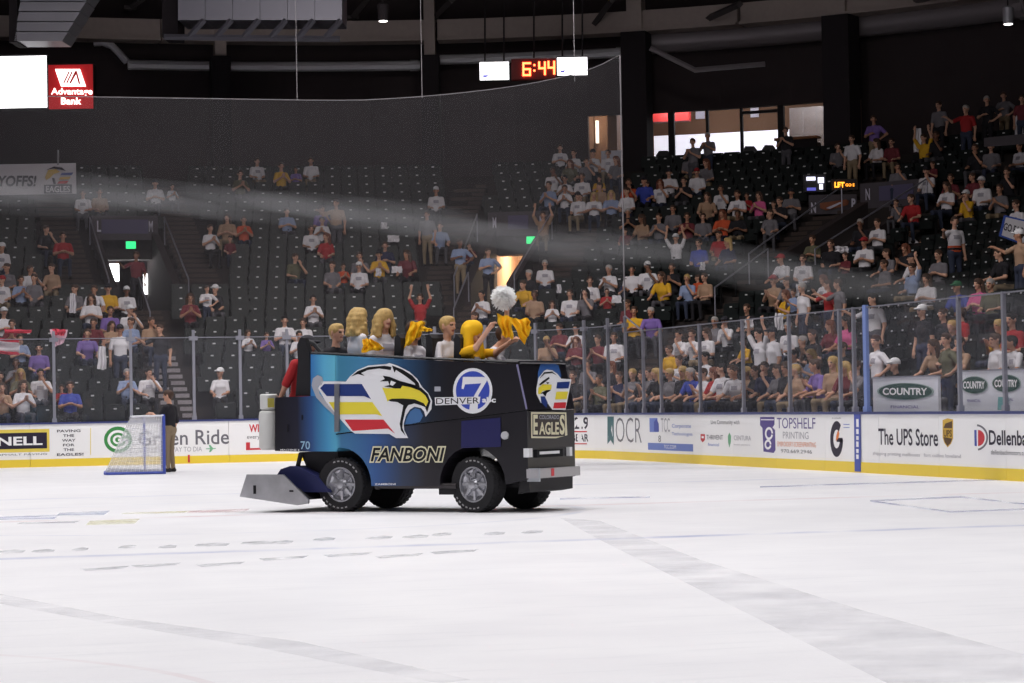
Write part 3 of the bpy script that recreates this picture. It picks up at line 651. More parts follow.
# small alcove at the left of the column
alc = tag(empty('window_2', (*pt(gl, q_o0)[0][:2], Z_TOP)), 'small lit alcove with tan wall left of the broad column', kind='structure')
za1 = q_on(606, 115, gl)[1]; A2 = lambda o: to_par(o, alc)
def aslab(nm, xa, xb, d0, d1, z0, z1, m, n=3):
    q0, q1 = sorted((qd(xa, (d0+d1)/2), qd(xb, (d0+d1)/2))); return A2(ring_piece(q0, q1, d0, d1, z0, z1, n).build(nm, m))
aslab('alcove_wall', 584, 630, gl+2.6, gl+2.8, Z_TOP, za1+.8, M_LTAN); aslab('alcove_ceiling', 584, 630, gl+.3, gl+2.6, za1+.7, za1+.8, M_LW)
aslab('alcove_side_wall', 583, 588, gl+.3, gl+2.6, Z_TOP, za1+.7, M_LTAN, 1)
aslab('alcove_counter', 602, 625, gl-.6, gl-.1, Z_TOP, Z_TOP+.9, M_LW); aslab('alcove_poster', 616, 624, gl+2.5, gl+2.58, Z_TOP+.6, Z_TOP+1.6, M_LW, 1)
aslab('wall_light_strip', 596, 598.5, gl+2.4, gl+2.58, Z_TOP+1.5, za1+.1, mat('strip_light', (1, .9, .75), .5, emit=1.0), 1)
p = pt(gl+1.4, (q_o0+q_o1)/2)[0]; l = bpy.data.lights.new('alcove_lamp', 'POINT'); l.energy = 130; l.color = (1, .88, .75); l.shadow_soft_size = .2; o = link(bpy.data.objects.new('alcove_lamp', l)); o.location = (p.x, p.y, za1+.45)
# dark lounge chairs and a bar stool row seen through the panes
M_CHAIR = mat('lounge_chair', (.015, .015, .018), .6)
for i, px in enumerate((663, 748, 766, 790, 812, 840)):
    p = hit_d(px, 155, gl+1.6); c = empty('lounge_chair', (p.x, p.y, Z_TOP+.02), -PSI+.2*i)
    for sx in (-.2, .2):
        for sy in (-.2, .2): MB().box(sx-.02, sx+.02, sy-.02, sy+.02, 0, .5).build('leg', M_CHAIR, c)
    MB().box(-.25, .25, -.25, .25, .5, .58).build('seat', M_CHAIR, c); MB().prism([(-.26, .58), (.26, .58), (.26, .85), (.15, 1.0), (-.15, 1.0), (-.26, .85)], lambda x, z: (x, -.25, z), lambda x, z: (x, -.19, z)).build('backrest', M_CHAIR, c)
    tag(c, ('dark rounded chair in the lounge beside the broad column', 'dark rounded lounge chair in the middle window pane', 'second dark rounded lounge chair in the middle window pane', 'dark lounge chair left of the counter under the downlights', 'dark lounge chair beside the counter under the downlights', 'dark lounge chair at the far right end of the windows')[i], 'chair', 'lounge chairs')
p = hit_d(805, 152, gl+.4); t = empty('drink_rail', (p.x, p.y, Z_TOP)); tag(t, 'wooden counter top in front of the downlit lounge window', 'counter')
nq = qof(p.x, p.y); to_par(ring_piece(nq-.26, nq+.26, gl-.5, gl-.1, Z_TOP+.95, Z_TOP+1.03, 3).build('counter_top', mat('wood', srgb(150, 96, 60), .5)), t); to_par(ring_piece(nq-.24, nq+.24, gl-.4, gl-.3, Z_TOP, Z_TOP+.95, 3).build('counter_front', M_COLM), t)
# ================================================================== SIGNS
def card(root, x0, y0, x1, y1, depth, m, name, thick=.12, layer=0.0):
    """upright flat panel facing down the rink at the given depth, outline from pixels"""
    a = at_depth(x0, y1, depth-layer); b = at_depth(x1, y1, depth-layer); zt = at_depth((x0+x1)/2, y0, depth-layer).z; zb = at_depth((x0+x1)/2, y1, depth-layer).z
    n = Vector((math.sin(PSI), math.cos(PSI), 0))*thick
    A_ = [Vector((a.x, a.y, zb)), Vector((b.x, b.y, zb))]
    mb = MB().hexa([A_[0], A_[1], A_[1]+n, A_[0]+n, Vector((a.x, a.y, zt)), Vector((b.x, b.y, zt)), Vector((b.x, b.y, zt))+n, Vector((a.x, a.y, zt))+n])
    return to_par(mb.build(name, m), root)
def card_poly(root, pxs, depth, m, name, layer):
    P = [at_depth(x, y, depth-layer) for x, y in pxs]; idx = list(range(len(P)))
    mb = MB(); tri = tessellate_polygon([[Vector((x, -y, 0)) for x, y in pxs]]); mb.add(P, tri); return to_par(link(bpy.data.objects.new(name, mb.mesh(name, m))), root)
def card_text(root, body, x0, y0, x1, y1, depth, m, layer, bold=0.0, shear=0.0, name='lettering', skew=0.0):
    v, f = text_tris(body, bold, shear); mb = MB()
    mb.add([at_depth(x0+(x1-x0)*u, y1+(y0-y1)*w+skew*u, depth-layer) for u, w in v], f); return to_par(link(bpy.data.objects.new(name, mb.mesh(name, m))), root)
M_SCREEN = mat('screen_white', (1, .98, 1), .5, emit=3.0); M_REDLIT = mat('red_lit', srgb(168, 30, 34), .5, emit=.55); M_WLIT = mat('white_lit', (1, .93, .88), .5, emit=2.0); M_FRAME = mat('sign_frame', (.02, .018, .02), .6)
DS = 78.0
sb = tag(empty('video_screen', at_depth(20, 109, DS)), 'glowing blank white scoreboard screen at the left edge', 'screen')
card(sb, -70, 55, 47.6, 109.5, DS, M_FRAME, 'screen_housing', .5, -.03); card(sb, -68, 56.5, 47, 108.3, DS, M_SCREEN, 'lit_screen', .03, .02)
bs = tag(empty('bank_sign', at_depth(71, 110, DS)), 'red lit bank sign beside the white scoreboard screen', 'sign')
card(bs, 48.2, 63.5, 94, 109.8, DS, M_FRAME, 'sign_housing', .4, -.03); card(bs, 48.8, 64.5, 93.2, 108.8, DS, M_REDLIT, 'lit_face', .03, .02)
card_poly(bs, [(55, 69), (80, 69), (86, 86.5), (61, 86.5)], DS, M_WLIT, 'emblem', .06)
for pl in ([(63, 83), (68.5, 71.5), (70, 71.5), (64.6, 83)], [(66, 83), (71.5, 71.5), (73, 71.5), (67.6, 83)], [(69, 83.5), (75, 71), (77, 71), (80.5, 84), (78.6, 84), (76, 74.5), (71, 83.5)]): card_poly(bs, pl, DS, M_REDLIT, 'emblem_stripe', .09)
card_text(bs, 'Advantage', 51, 88, 92.5, 96.5, DS, M_WLIT, .06, .02); card_text(bs, 'Bank', 61, 97.5, 81.5, 104.5, DS, M_WLIT, .06, .03)
# playoff banner
DB = 76.0
bn = tag(empty('playoff_banner', at_depth(20, 196, DB)), 'white playoffs banner with eagle emblem hanging at left', 'banner')
M_BAN = mat('banner_white', srgb(196, 190, 196), .8); M_BINK = mat('banner_ink', srgb(52, 44, 58), .7)
card(bn, -95, 164.5, 76.3, 195.3, DB, M_BAN, 'banner_cloth', .02)
card_text(bn, 'PLAYOFFS!', -23, 175.5, 36.5, 186.5, DB, M_BINK, .05, .03, .15)
card_poly(bn, [(45, 177), (48, 170), (56, 169), (60, 172), (54, 174), (50, 178), (46, 180)], DB, mat('b_yellow', srgb(196, 160, 70), .7), 'eagle_beak', .05)
card_poly(bn, [(46, 170), (54, 166.5), (62, 167.5), (66, 171), (60, 169.5), (53, 168.6)], DB, M_BINK, 'eagle_crest', .06); card_poly(bn, [(52, 178), (54.5, 178), (56, 184), (53.5, 184)], DB, M_BINK, 'eagle_throat', .05)
for k, (c, y) in enumerate(((srgb(60, 70, 130), 172.8), (srgb(200, 160, 60), 177), (srgb(190, 50, 50), 181.2))): card_poly(bn, [(60-k*1.5, y+2.6), (62-k*1.5, y), (73.5-k*2.5, y-.4), (71.5-k*2.5, y+2.4)], DB, mat('b_str%d' % k, c, .7), 'eagle_stripe', .05)
card(bn, 44, 184.6, 72, 193.4, DB, M_BINK, 'name_plate', .01, .045); card_text(bn, 'EAGLES', 46, 185.8, 70, 192.4, DB, M_BAN, .07, .02)
to_par(MB().tube([at_depth(58, 150, DB), at_depth(58, 165, DB)], .03, 5).build('hanging_cord', M_CABLE), bn)
# game clock
DC = 80.0
ck = tag(empty('game_clock', at_depth(539, 79, DC)), 'black game clock with glowing red digits reading 6:44', 'clock')
card(ck, 511.5, 58.5, 556, 79, DC, mat('clock_red_glow', (.05, .004, .004), .6, emit=.35), 'clock_case', .3, -.03)  # red halo of the digits put in as a faint emission of the case
M_DIG = mat('digit_red', (1, .10, .03), .5, emit=9.0)
def digit(ch, x, y, w, h):
    seg = {'6': 'afgcde', '4': 'fgbc'}[ch]; t = 1.9; R_ = dict(a=(x, y, x+w, y+t), d=(x, y+h-t, x+w, y+h), g=(x, y+h/2-t/2, x+w, y+h/2+t/2), f=(x, y, x+t, y+h/2), e=(x, y+h/2, x+t, y+h), b=(x+w-t, y, x+w, y+h/2), c=(x+w-t, y+h/2, x+w, y+h))
    for s_ in seg: card(ck, *R_[s_], DC, M_DIG, 'digit_segment', .02, .03)
digit('6', 522.5, 62.2, 8.5, 13.8); digit('4', 538.3, 61.4, 7.6, 13.6); digit('4', 547.6, 60.8, 7.6, 13.6)
for y in (65, 70.5): card(ck, 533.4, y-.9, 535.4, y+.9, DC, M_DIG, 'colon_dot', .02, .03)
for i, (x0, y0, x1, y1) in enumerate(((480, 62, 509, 79.8), (557.4, 57.3, 587.4, 75))):
    s_ = tag(empty('lit_panel', at_depth((x0+x1)/2, y1, DC)), ('white lit advert panel left of the game clock', 'white lit advert panel right of the game clock')[i], 'sign', 'lit panels beside the clock')
    card(s_, x0-.8, y0-.8, x1+.8, y1+.8, DC, M_FRAME, 'panel_case', .3, -.03); card(s_, x0, y0, x1, y1, DC, M_SCREEN, 'lit_face', .03, .02)
    card_poly(s_, [(x0+2, y1-4.6), (x0+9, y1-5), (x0+6.5, y1-2.6), (x0+3.5, y1-2.6)], DC, mat('lit_blue', srgb(90, 90, 200), .5, emit=.8), 'logo', .06)
    for x in (x0+5, x1-5): to_par(MB().tube([at_depth(x, y0-1, DC), at_depth(x, y0-60, DC)], .03, 5).build('hanging_rod', M_COLM), s_)
to_par(MB().tube([at_depth(534, 58, DC), at_depth(534, 0, DC)], .03, 5).build('hanging_rod', M_COLM), ck)
# small lit displays over the far right portal
p_ = hit_rake(815, 205); DD = project(pt(p_[0], p_[1])[0])[2]-1.5
ds = tag(empty('section_display', at_depth(815, 212, DD)), 'small lit blue and white display above the right portal', 'sign')
card(ds, 804, 174.5, 826, 192, DD, M_FRAME, 'display_case', .2, -.03)
for r_ in ((806.5, 176.8, 815.5, 180.4), (818, 177.3, 824, 183), (819.5, 184, 823, 189.4)): card(ds, *r_, DD, mat('disp_white', (.8, .8, 1), .5, emit=1.6), 'lit_segment', .02, .03)
card(ds, 807, 187.6, 816, 190.6, DD, mat('disp_blue', (.15, .15, .7), .5, emit=.6), 'lit_segment', .02, .03)
d2 = tag(empty('message_display', at_depth(845, 188, DD)), 'dark display with orange glowing letters above the right portal', 'sign')
card(d2, 832, 179, 857, 190, DD, M_FRAME, 'display_case', .2, -.03); card_text(d2, 'LET', 834.5, 182, 844.5, 187.6, DD, mat('amber', (1, .35, .03), .5, emit=2.5), .05, .05); card_text(d2, 'GO E', 845.5, 183.5, 854.5, 186.4, DD, mat('amber', (1, .35, .03)), .05, .02)
d3 = tag(empty('portal_banner', at_depth(835, 210, DD)), 'long dim banner with orange picture below the lit displays', 'banner')
card(d3, 809, 194.5, 857, 214, DD, M_PARA, 'banner_cloth', .02); card_poly(d3, [(820, 203), (846, 199.4), (849, 201), (848, 205), (826, 210.5), (820, 208)], DD, mat('ban_orange', srgb(140, 84, 60), .8), 'picture_panel', .04); card_poly(d3, [(826, 208), (840, 202), (842, 203), (830, 209)], DD, M_LET, 'picture_streak', .06)
card_text(d3, 'N', 811, 202.5, 816, 213, DD, M_LET, .05, .04); card_text(d3, 'P', 851.5, 198.5, 855.5, 208.5, DD, M_LET, .05, .04)
# oval advert boards behind the side glass
def oval_board(name, x0, y0, x1, y1, ovals, label, d=.42):
    root = None; p0 = hit_d(x0, y1, d); p1_ = hit_d(x1, y1, d); zt = hit_d((x0+x1)/2, y0, d).z; zb = BOARD_H+.05
    root = tag(empty(name, (p0+p1_)/2), label, 'advert board'); root.location.z = zb
    q0, q1 = sorted((qof(p0.x, p0.y), qof(p1_.x, p1_.y)))
    to_par(ring_piece(q0, q1, d, d+.05, zb-.3, zt, 1).build('board_sheet', mat('board_grey', srgb(226, 226, 234), .5)), root)
    to_par(ring_piece(q0, q1, d-.02, d+.07, zt, zt+.025, 1).build('board_trim', M_RAIL), root)
    def bp(px, py, off): p = hit_d(px, py, d-.01); p, z = pt(d-off, qof(p.x, p.y))[0], p.z; return Vector((p.x, p.y, z))
    for cx, cy, rx, ry, t, sub in ovals:
        for k, (sc, m, off) in enumerate(((1.0, mat('oval_rim', srgb(150, 170, 165), .5), .01), (.93, INK['darkgreen'], .014))):
            el = [(cx+rx*sc*math.cos(a), cy-ry*sc*math.sin(a)) for a in np.linspace(0, 2*math.pi, 28, endpoint=False)]
            to_par(MB().add([bp(x, y, off) for x, y in el], [tuple(range(28))]).build('oval', m), root)
        v, f = text_tris(t, .03); x0_, x1_, y0_, y1_ = cx-rx*.78, cx+rx*.78, cy-ry*.42, cy+ry*.42
        to_par(link(bpy.data.objects.new('lettering', MB().add([bp(x0_+(x1_-x0_)*u, y1_+(y0_-y1_)*w, .02) for u, w in v], f).mesh('l', INK['white']))), root)
        v, f = text_tris(sub, .01); to_par(link(bpy.data.objects.new('lettering', MB().add([bp(cx-rx*.5+rx*u, cy+ry+8.4-3*w, .02) for u, w in v], f).mesh('l', INK['purple']))), root)
    return root
oval_board('advert_board', 873.4, 377.4, 938.6, 412, [(905.5, 391.4, 28.6, 8.6, 'COUNTRY', 'FINANCIAL')], 'white board with one dark green oval behind the glass')
ob = oval_board('advert_board', 958.6, 370.4, 1046, 410, [(974.4, 385, 13.8, 8.8, 'COUNTRY', 'FINANCIAL'), (1006.4, 383.4, 14.6, 9, 'COUNTRY', 'FINANCIAL')], 'white board with two dark green ovals at the right edge')
def bp2(px, py, off): p = hit_d(px, py, .385); return p
tq = [bp2(998, 397, 0), bp2(1007.5, 397, 0), bp2(1007, 410, 0), bp2(997.5, 410, 0)]
tag(MB().add(tq+[v+Vector((.02, 0, 0)) for v in tq], [(0, 1, 2, 3), (4, 7, 6, 5), (0, 4, 5, 1), (1, 5, 6, 2), (2, 6, 7, 3), (3, 7, 4, 0)]).build('teal_notice', mat('teal_card', srgb(110, 170, 170), .6)), 'small teal notice card on the double oval board', 'notice')
# ================================================================== THE ICE RESURFACER
TH = math.radians(29.0)
ZO = ground(476.5, 512.8)                       # contact of the near front wheel
ZF = (_r0*math.cos(TH) - _fh*math.sin(TH)); ZF.normalize(); ZL = Vector((-ZF.y, ZF.x, 0))     # forward, far side
ZROT = math.atan2(ZF.y, ZF.x)
ZM = Matrix.Translation(ZO) @ Matrix.Rotation(ZROT, 4, 'Z'); ZI = ZM.inverted()
def zplane(px, py, axis, val, tilt=0.0, z0=0.0):
    """pixel -> machine coordinates on the plane axis = val + tilt*(z-z0)"""
    o = ZI @ CAM; d = ZI.to_3x3() @ raydir(px, py)
    t = (val + tilt*(o.z-z0) - o[axis])/(d[axis]-tilt*d.z); return o+d*t
def side(px, py, y=0.0): p = zplane(px, py, 1, y); return (p.x, p.z)
def xs(px, py=440, y=0.0): return side(px, py, y)[0]
ice_machine = empty('ice_resurfacer', ZO, ZROT)
tag(ice_machine, 'black and blue ice resurfacing machine with eagle graphics carrying fans', 'ice resurfacer')
def zpaint(name, stops):
    """airbrushed colour along the machine's length"""
    m = bpy.data.materials.new(name); m.use_nodes = True; nt = m.node_tree; b = nt.nodes['Principled BSDF']; b.inputs['Roughness'].default_value = .28; b.inputs['Specular IOR Level'].default_value = .45
    tc = nt.nodes.new('ShaderNodeTexCoord'); sp = nt.nodes.new('ShaderNodeSeparateXYZ'); mr = nt.nodes.new('ShaderNodeMapRange'); cr = nt.nodes.new('ShaderNodeValToRGB')
    a, b_ = stops[0][0], stops[-1][0]; mr.inputs['From Min'].default_value = a; mr.inputs['From Max'].default_value = b_
    el = cr.color_ramp.elements
    for i, (x, c) in enumerate(stops):
        e = el[i] if i < 2 else el.new((x-a)/(b_-a)); e.position = (x-a)/(b_-a); e.color = (*srgb(*c), 1)
    nt.links.new(tc.outputs['Object'], sp.inputs[0]); nt.links.new(sp.outputs[0], mr.inputs['Value']); nt.links.new(mr.outputs[0], cr.inputs[0]); nt.links.new(cr.outputs[0], b.inputs['Base Color']); return m
BLK = (30, 28, 34)
PAINT_UP = zpaint('paint_upper', [(xs(311), (52, 108, 178)), (xs(536), BLK), (xs(326), (96, 176, 214)), (xs(336), (104, 184, 212)), (xs(340), (66, 128, 160)), (xs(368), (74, 134, 176)), (xs(405), (44, 76, 112)), (xs(432), (30, 36, 48)), (xs(450), BLK)])
PAINT_LO = zpaint('paint_lower', [(xs(274), (26, 24, 30)), (xs(536), BLK), (xs(298), (34, 34, 50)), (xs(312), (50, 82, 134)), (xs(328), (74, 150, 196)), (xs(336), (90, 170, 204)), (xs(341), (66, 118, 160)), (xs(375), (58, 92, 150)), (xs(402), (54, 64, 88)), (xs(425), (42, 40, 46)), (xs(450), BLK)])
M_BLACKP = mat('black_paint', srgb(30, 28, 33), .3, spec=.45); M_DARKM = mat('dark_metal', srgb(32, 30, 34), .6); M_SEATB = mat('seat_black', srgb(26, 25, 30), .6)
WZ = 1.24
xf = xs(527.5, 440)
def zprism(name, px, m, y0, y1, parent=ice_machine, smooth=False, raw=False):
    pl = px if raw else [side(*p) for p in px]
    return MB().prism(pl, lambda x, z: (x, y0, z), lambda x, z: (x, y1, z)).build(name, m, parent, smooth)
# lower body with wheel arches
RW = .347
fr = side(472.5, 485.4); rr = side(340, 487.2)
XFW, XRW = fr[0], rr[0]
def arc(cx, r, a0, a1, n=12): return [(cx+r*math.cos(math.radians(a0+(a1-a0)*i/n)), RW+r*math.sin(math.radians(a0+(a1-a0)*i/n))) for i in range(n+1)]
zb = .36; zr = side(300, 451.5)[1]
lowbody = [(xs(336), side(336, 434)[1]), (xs(336), zr)] + [(x, z) for x, z in arc(XRW, .47, 100, -2) if x > xs(338)] + arc(XFW, .47, 182, 0)[0:] + [(xf, zb+.05), (xf, side(527, 411)[1]), side(430, 422.4)]
zprism('lower_body', lowbody, PAINT_LO, 0, WZ, raw=True)
zprism('rear_box', [(275, 397.5), (312, 396), (336.5, 396), (336.5, 451.5), (300, 451.5), (275, 451)], PAINT_LO, .0, WZ)
# upper snow tank: open tub of slabs, the near rear corner rounded
TILT = (side(517.5, 364)[0]-xf)/(side(517.5, 364)[1]-side(527.5, 410)[1]); ZT = side(527.5, 410)[1]
near_up = [(336.3, 355.6), (400, 358.9), (517.5, 364), (527.3, 410), (430, 421.8), (336.3, 433.4)]
tank = zprism('snow_tank_side', near_up, PAINT_UP, -.01, .06); zprism('snow_tank_side', near_up, PAINT_UP, WZ-.06, WZ+.01)
zprism('rear_fender', [(311, 354.4), (335.8, 355.4), (335.8, 396), (311, 396)], PAINT_UP, -.008, .3)
zprism('rear_fender', [(311, 354.4), (335.8, 355.4), (335.8, 396), (311, 396)], PAINT_UP, WZ-.3, WZ+.03)
zprism('tank_rear_wall', [(333, 355.6), (338, 355.6), (338, 432), (333, 432)], M_BLACKP, .06, WZ-.06)
z1, z2 = side(517.5, 364)[1], side(527.5, 410)[1]; x1, x2 = side(517.5, 364)[0], xf
tank_front = MB().hexa([(x2-.05, .06, z2), (x2, .0, z2), (x2, WZ, z2), (x2-.05, WZ-.06, z2), (x1-.05, .06, z1), (x1, .0, z1), (x1, WZ, z1), (x1-.05, WZ-.06, z1)]).build('tank_front', M_BLACKP, ice_machine)
zprism('tank_floor', [(338, 396), (522, 396), (525, 402), (338, 402)], M_BLACKP, .06, WZ-.06)
rim = [side(*p) for p in ((311, 353.6), (400, 358), (518, 363))]
MB().tube([(x, .02, z+.01) for x, z in rim], .02, 6).build('tank_rim', M_BLACKP, ice_machine); MB().tube([(x, WZ-.02, z+.01) for x, z in rim], .02, 6).build('tank_rim', M_BLACKP, ice_machine)
MB().tube([(rim[2][0], .02, rim[2][1]+.01), (rim[2][0], WZ-.02, rim[2][1]+.01)], .02, 6).build('tank_rim', M_BLACKP, ice_machine)
MB().tube([(p[0], -.014, p[1]) for p in [side(517.6, 364.5), side(527.2, 409)]], .012, 6).build('corner_strip', mat('pale_strip', srgb(130, 126, 160), .4), ice_machine)
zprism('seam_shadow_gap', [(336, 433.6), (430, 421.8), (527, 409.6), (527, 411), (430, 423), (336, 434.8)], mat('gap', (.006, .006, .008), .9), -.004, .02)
zprism('hinge_bar', [(336.2, 384), (340.6, 384.3), (340.6, 431.5), (336.2, 432)], mat('hinge_metal', srgb(132, 134, 142), .35, .6), -.045, -.012)
# decals on the near side
DEC = {k: mat('decal_'+k, srgb(*c), .35) for k, c in dict(white=(232, 232, 236), navy=(38, 58, 122), yellow=(232, 214, 66), red=(206, 52, 62), black=(16, 16, 20), cream=(228, 222, 190), grey=(168, 170, 180), blue=(58, 78, 178), bglow=(70, 110, 160), panel=(34, 34, 84), lblue=(160, 196, 220)).items()}
def decal(pxs, m, layer, name, parent=ice_machine, crop=None):
    if crop: x0, y0, s = crop; pxs = [(x0+x/s, y0+y/s) for x, y in pxs]
    y = -.012-.0025*layer; pl = [side(a, b, y) for a, b in pxs]
    return MB().prism(pl, lambda x, z: (x, y, z), lambda x, z: (x, y+.002, z)).build(name, m, parent)
def zell(cx, cy, rx, ry, n=32, a0=0, a1=360): return [(cx+rx*math.cos(math.radians(a0+(a1-a0)*i/n)), cy-ry*math.sin(math.radians(a0+(a1-a0)*i/n))) for i in range(n)]
def dtext(body, x0, y0, x1, y1, m, layer, bold=0.0, shear=0.0, skew=0.0, parent=ice_machine, fn=None):
    v, f = text_tris(body, bold, shear); y = -.012-.0025*layer; vs = []
    for u, w in v:
        px, py = x0+(x1-x0)*u, y1+(y0-y1)*w+skew*u
        if fn: vs.append(fn(px, py))
        else: sx, sz = side(px, py, y); vs.append((sx, y, sz))
    return link(bpy.data.objects.new('lettering', MB().add(vs, f).mesh('l', m)), parent)
C1 = (305, 350, 7.585)
decal([(128, 238), (235, 238), (310, 240), (340, 200), (400, 150), (480, 118), (620, 106), (640, 98), (700, 118), (790, 163), (850, 218), (890, 283), (933, 325), (964, 385), (958, 450), (915, 507), (902, 465), (880, 440), (830, 430), (795, 452), (765, 500), (748, 560), (752, 610), (782, 668), (690, 668), (640, 637), (380, 634), (345, 612), (250, 505), (175, 420), (98, 290)], DEC['white'], 1, 'eagle_head', crop=C1)
decal([(60, 215), (95, 190), (130, 205), (140, 240), (125, 265), (100, 275), (110, 330), (165, 400), (225, 470), (225, 500), (150, 430), (85, 360), (50, 270)], DEC['grey'], 1, 'swirl', crop=C1)
decal([(772, 520), (800, 465), (835, 442), (872, 452), (895, 500), (870, 545), (800, 562), (760, 560)], DEC['bglow'], 2, 'glow_patch', crop=C1)
for pl, c, nm in (([(350, 200), (400, 160), (480, 130), (600, 120), (655, 128), (650, 152), (560, 140), (475, 152), (425, 175), (450, 195), (400, 182)], 'black', 'crest_line'), ([(660, 118), (740, 148), (812, 193), (862, 250), (872, 292), (846, 292), (832, 252), (772, 205), (690, 150), (678, 172)], 'black', 'crest_line'),
    ([(585, 285), (620, 290), (720, 290), (735, 262), (800, 275), (870, 300), (920, 340), (940, 390), (930, 440), (905, 410), (830, 382), (740, 374), (650, 376), (625, 390), (608, 340)], 'yellow', 'beak'),
    ([(115, 290), (145, 258), (430, 258), (499, 372), (450, 350), (165, 350)], 'navy', 'navy_stripe'), ([(180, 395), (510, 395), (586, 502), (545, 488), (240, 488)], 'yellow', 'yellow_stripe'), ([(300, 528), (595, 528), (682, 634), (630, 596), (362, 614)], 'red', 'red_stripe')):
    decal(pl, DEC[c], 2, nm, crop=C1)
for pl, nm in (([(730, 250), (800, 256), (882, 288), (932, 335), (952, 390), (926, 472), (912, 440), (936, 390), (914, 346), (870, 308), (800, 282), (735, 270)], 'beak_line'), ([(630, 380), (660, 370), (740, 368), (830, 374), (900, 404), (925, 440), (880, 420), (830, 405), (782, 418), (762, 452), (742, 540), (737, 590), (762, 650), (728, 610), (718, 560), (738, 460), (745, 420), (700, 395), (650, 390)], 'mouth_line'),
    ([(590, 195), (640, 203), (720, 235), (840, 268), (850, 290), (742, 262), (725, 292), (680, 292), (640, 282), (598, 276), (640, 266), (630, 236), (568, 238), (605, 220)], 'eye')):
    decal(pl, DEC['black'], 3, nm, crop=C1)
decal([(652, 233), (690, 246), (664, 272), (643, 262)], DEC['white'], 4, 'eye_glint', crop=C1)
C2 = (425, 350, 9.752)
decal(zell(465, 398, 192, 222), DEC['white'], 1, 'round_emblem', crop=C2); decal(zell(465, 396, 164, 190), DEC['blue'], 2, 'emblem_field', crop=C2)
decal([(370, 262), (560, 262), (608, 272), (600, 305), (520, 440), (512, 592), (430, 592), (440, 520), (488, 430), (548, 325), (390, 335), (375, 382), (356, 377)], DEC['white'], 3, 'numeral_seven', crop=C2)
decal([(95, 462), (540, 455), (530, 525), (100, 540)], DEC['white'], 4, 'name_bar', crop=C2)
dtext('DENVER', 425+108/9.752, 398.3, 425+528/9.752, 404.2, DEC['black'], 5, .0, skew=-.8); dtext('abc', 425+556/9.752, 397, 425+690/9.752, 402.6, DEC['white'], 5, .035)
dtext('FANBONI', 369.2, 446, 446.2, 463, DEC['cream'], 1, .085, .25, -.2); dtext('FANBONI', 370.6, 447.6, 444.6, 461.6, DEC['black'], 2, .022, .25, -.2)
dtext('ZAMBONI', 374.6, 483.2, 395.6, 485.2, DEC['white'], 1, .02, 0, -.1); dtext('70', 300.6, 441.2, 310, 449.4, DEC['lblue'], 1, .01); dtext('MACHINE 2', 280.4, 449, 299.4, 450.8, DEC['white'], 1, .02)
decal([(461.4, 421), (500.4, 417.6), (500.8, 446.8), (461, 448)], DEC['panel'], 1, 'navy_panel')
for x0 in (434.5,): decal([(x0, 386.6), (x0+6, 386.6), (x0+6, 391.4), (x0, 391.4)], DEC['grey'], 0, 'square_mark')
zprism('fuel_cap', zell(505.6, 435.4, 3.6, 4.0, 20), mat('cap_pale', srgb(196, 196, 200), .4, .3), -.03, 0)
for a in ((287, 424, 1.2, 8), (301.5, 415, 1.2, 5)): decal([(a[0], a[1]), (a[0]+a[2], a[1]), (a[0]+a[2], a[1]+a[3]), (a[0], a[1]+a[3])], DEC['black'], 0, 'vent_slot')
# front: upper slanted face and lower face
def fup(px, py, off=.004): p = zplane(px, py, 0, xf+off, TILT, ZT); return (p.x, p.y, p.z)
def flo(px, py, off=.004): p = zplane(px, py, 0, xf+off); return (p.x, p.y, p.z)
def fdec(pxs, m, layer, name, fn, crop=None):
    if crop: x0, y0, s = crop; pxs = [(x0+x/s, y0+y/s) for x, y in pxs]
    tri = tessellate_polygon([[Vector((a, -b, 0)) for a, b in pxs]]); n = len(pxs)
    vs = [fn(a, b, .004+.003*layer) for a, b in pxs]; return MB().add(vs, tri).build(name, m, ice_machine)
C3 = (520, 355, 14.53)
fdec([(262, 250), (300, 120), (380, 92), (470, 110), (560, 150), (600, 300), (560, 500), (250, 500)], mat('front_glow', srgb(58, 96, 160), .35), 0, 'blue_glow', fup, C3)
fdec([(350, 230), (390, 210), (470, 225), (540, 270), (600, 345), (745, 352), (735, 430), (661, 795), (470, 795), (400, 700), (300, 695), (238, 565), (238, 480), (270, 330)], DEC['white'], 1, 'eagle_head', fup, C3)
for pl, c, nm in (([(540, 395), (725, 385), (705, 485), (530, 485)], 'navy', 'navy_stripe'), ([(530, 535), (700, 530), (680, 640), (510, 645)], 'yellow', 'yellow_stripe'), ([(497, 692), (674, 686), (661, 772), (481, 776)], 'red', 'red_stripe'), ([(268, 480), (330, 425), (460, 430), (455, 500), (330, 520), (290, 572), (262, 560)], 'yellow', 'beak'), ([(280, 425), (330, 380), (420, 318), (432, 340), (350, 402), (290, 442)], 'black', 'brow'),
    ([(290, 562), (380, 512), (452, 508), (390, 550), (372, 602), (330, 560)], 'black', 'mouth_line'), ([(300, 600), (360, 602), (402, 690), (385, 770), (310, 690)], 'navy', 'throat_patch'), ([(280, 345), (350, 250), (470, 240), (540, 300), (470, 262), (360, 272)], 'black', 'crest_line'), ([(380, 392), (430, 400), (400, 425)], 'black', 'eye')):
    fdec(pl, DEC[c], 2, nm, fup, C3)
C5 = (515, 400, 13.65)
fdec([(218, 165), (700, 168), (715, 480), (560, 522), (222, 520)], DEC['cream'], 1, 'name_plate', flo, C5); fdec([(238, 190), (682, 190), (684, 490), (540, 500), (240, 495)], mat('plate_brown', srgb(52, 42, 40), .4), 2, 'name_plate_field', flo, C5)
def ft(body, x0, y0, x1, y1, m, bold):
    dtext(body, 515+x0/13.65, 400+y0/13.65, 515+x1/13.65, 400+y1/13.65, m, 0, bold, fn=lambda a, b: flo(a, b, .014))
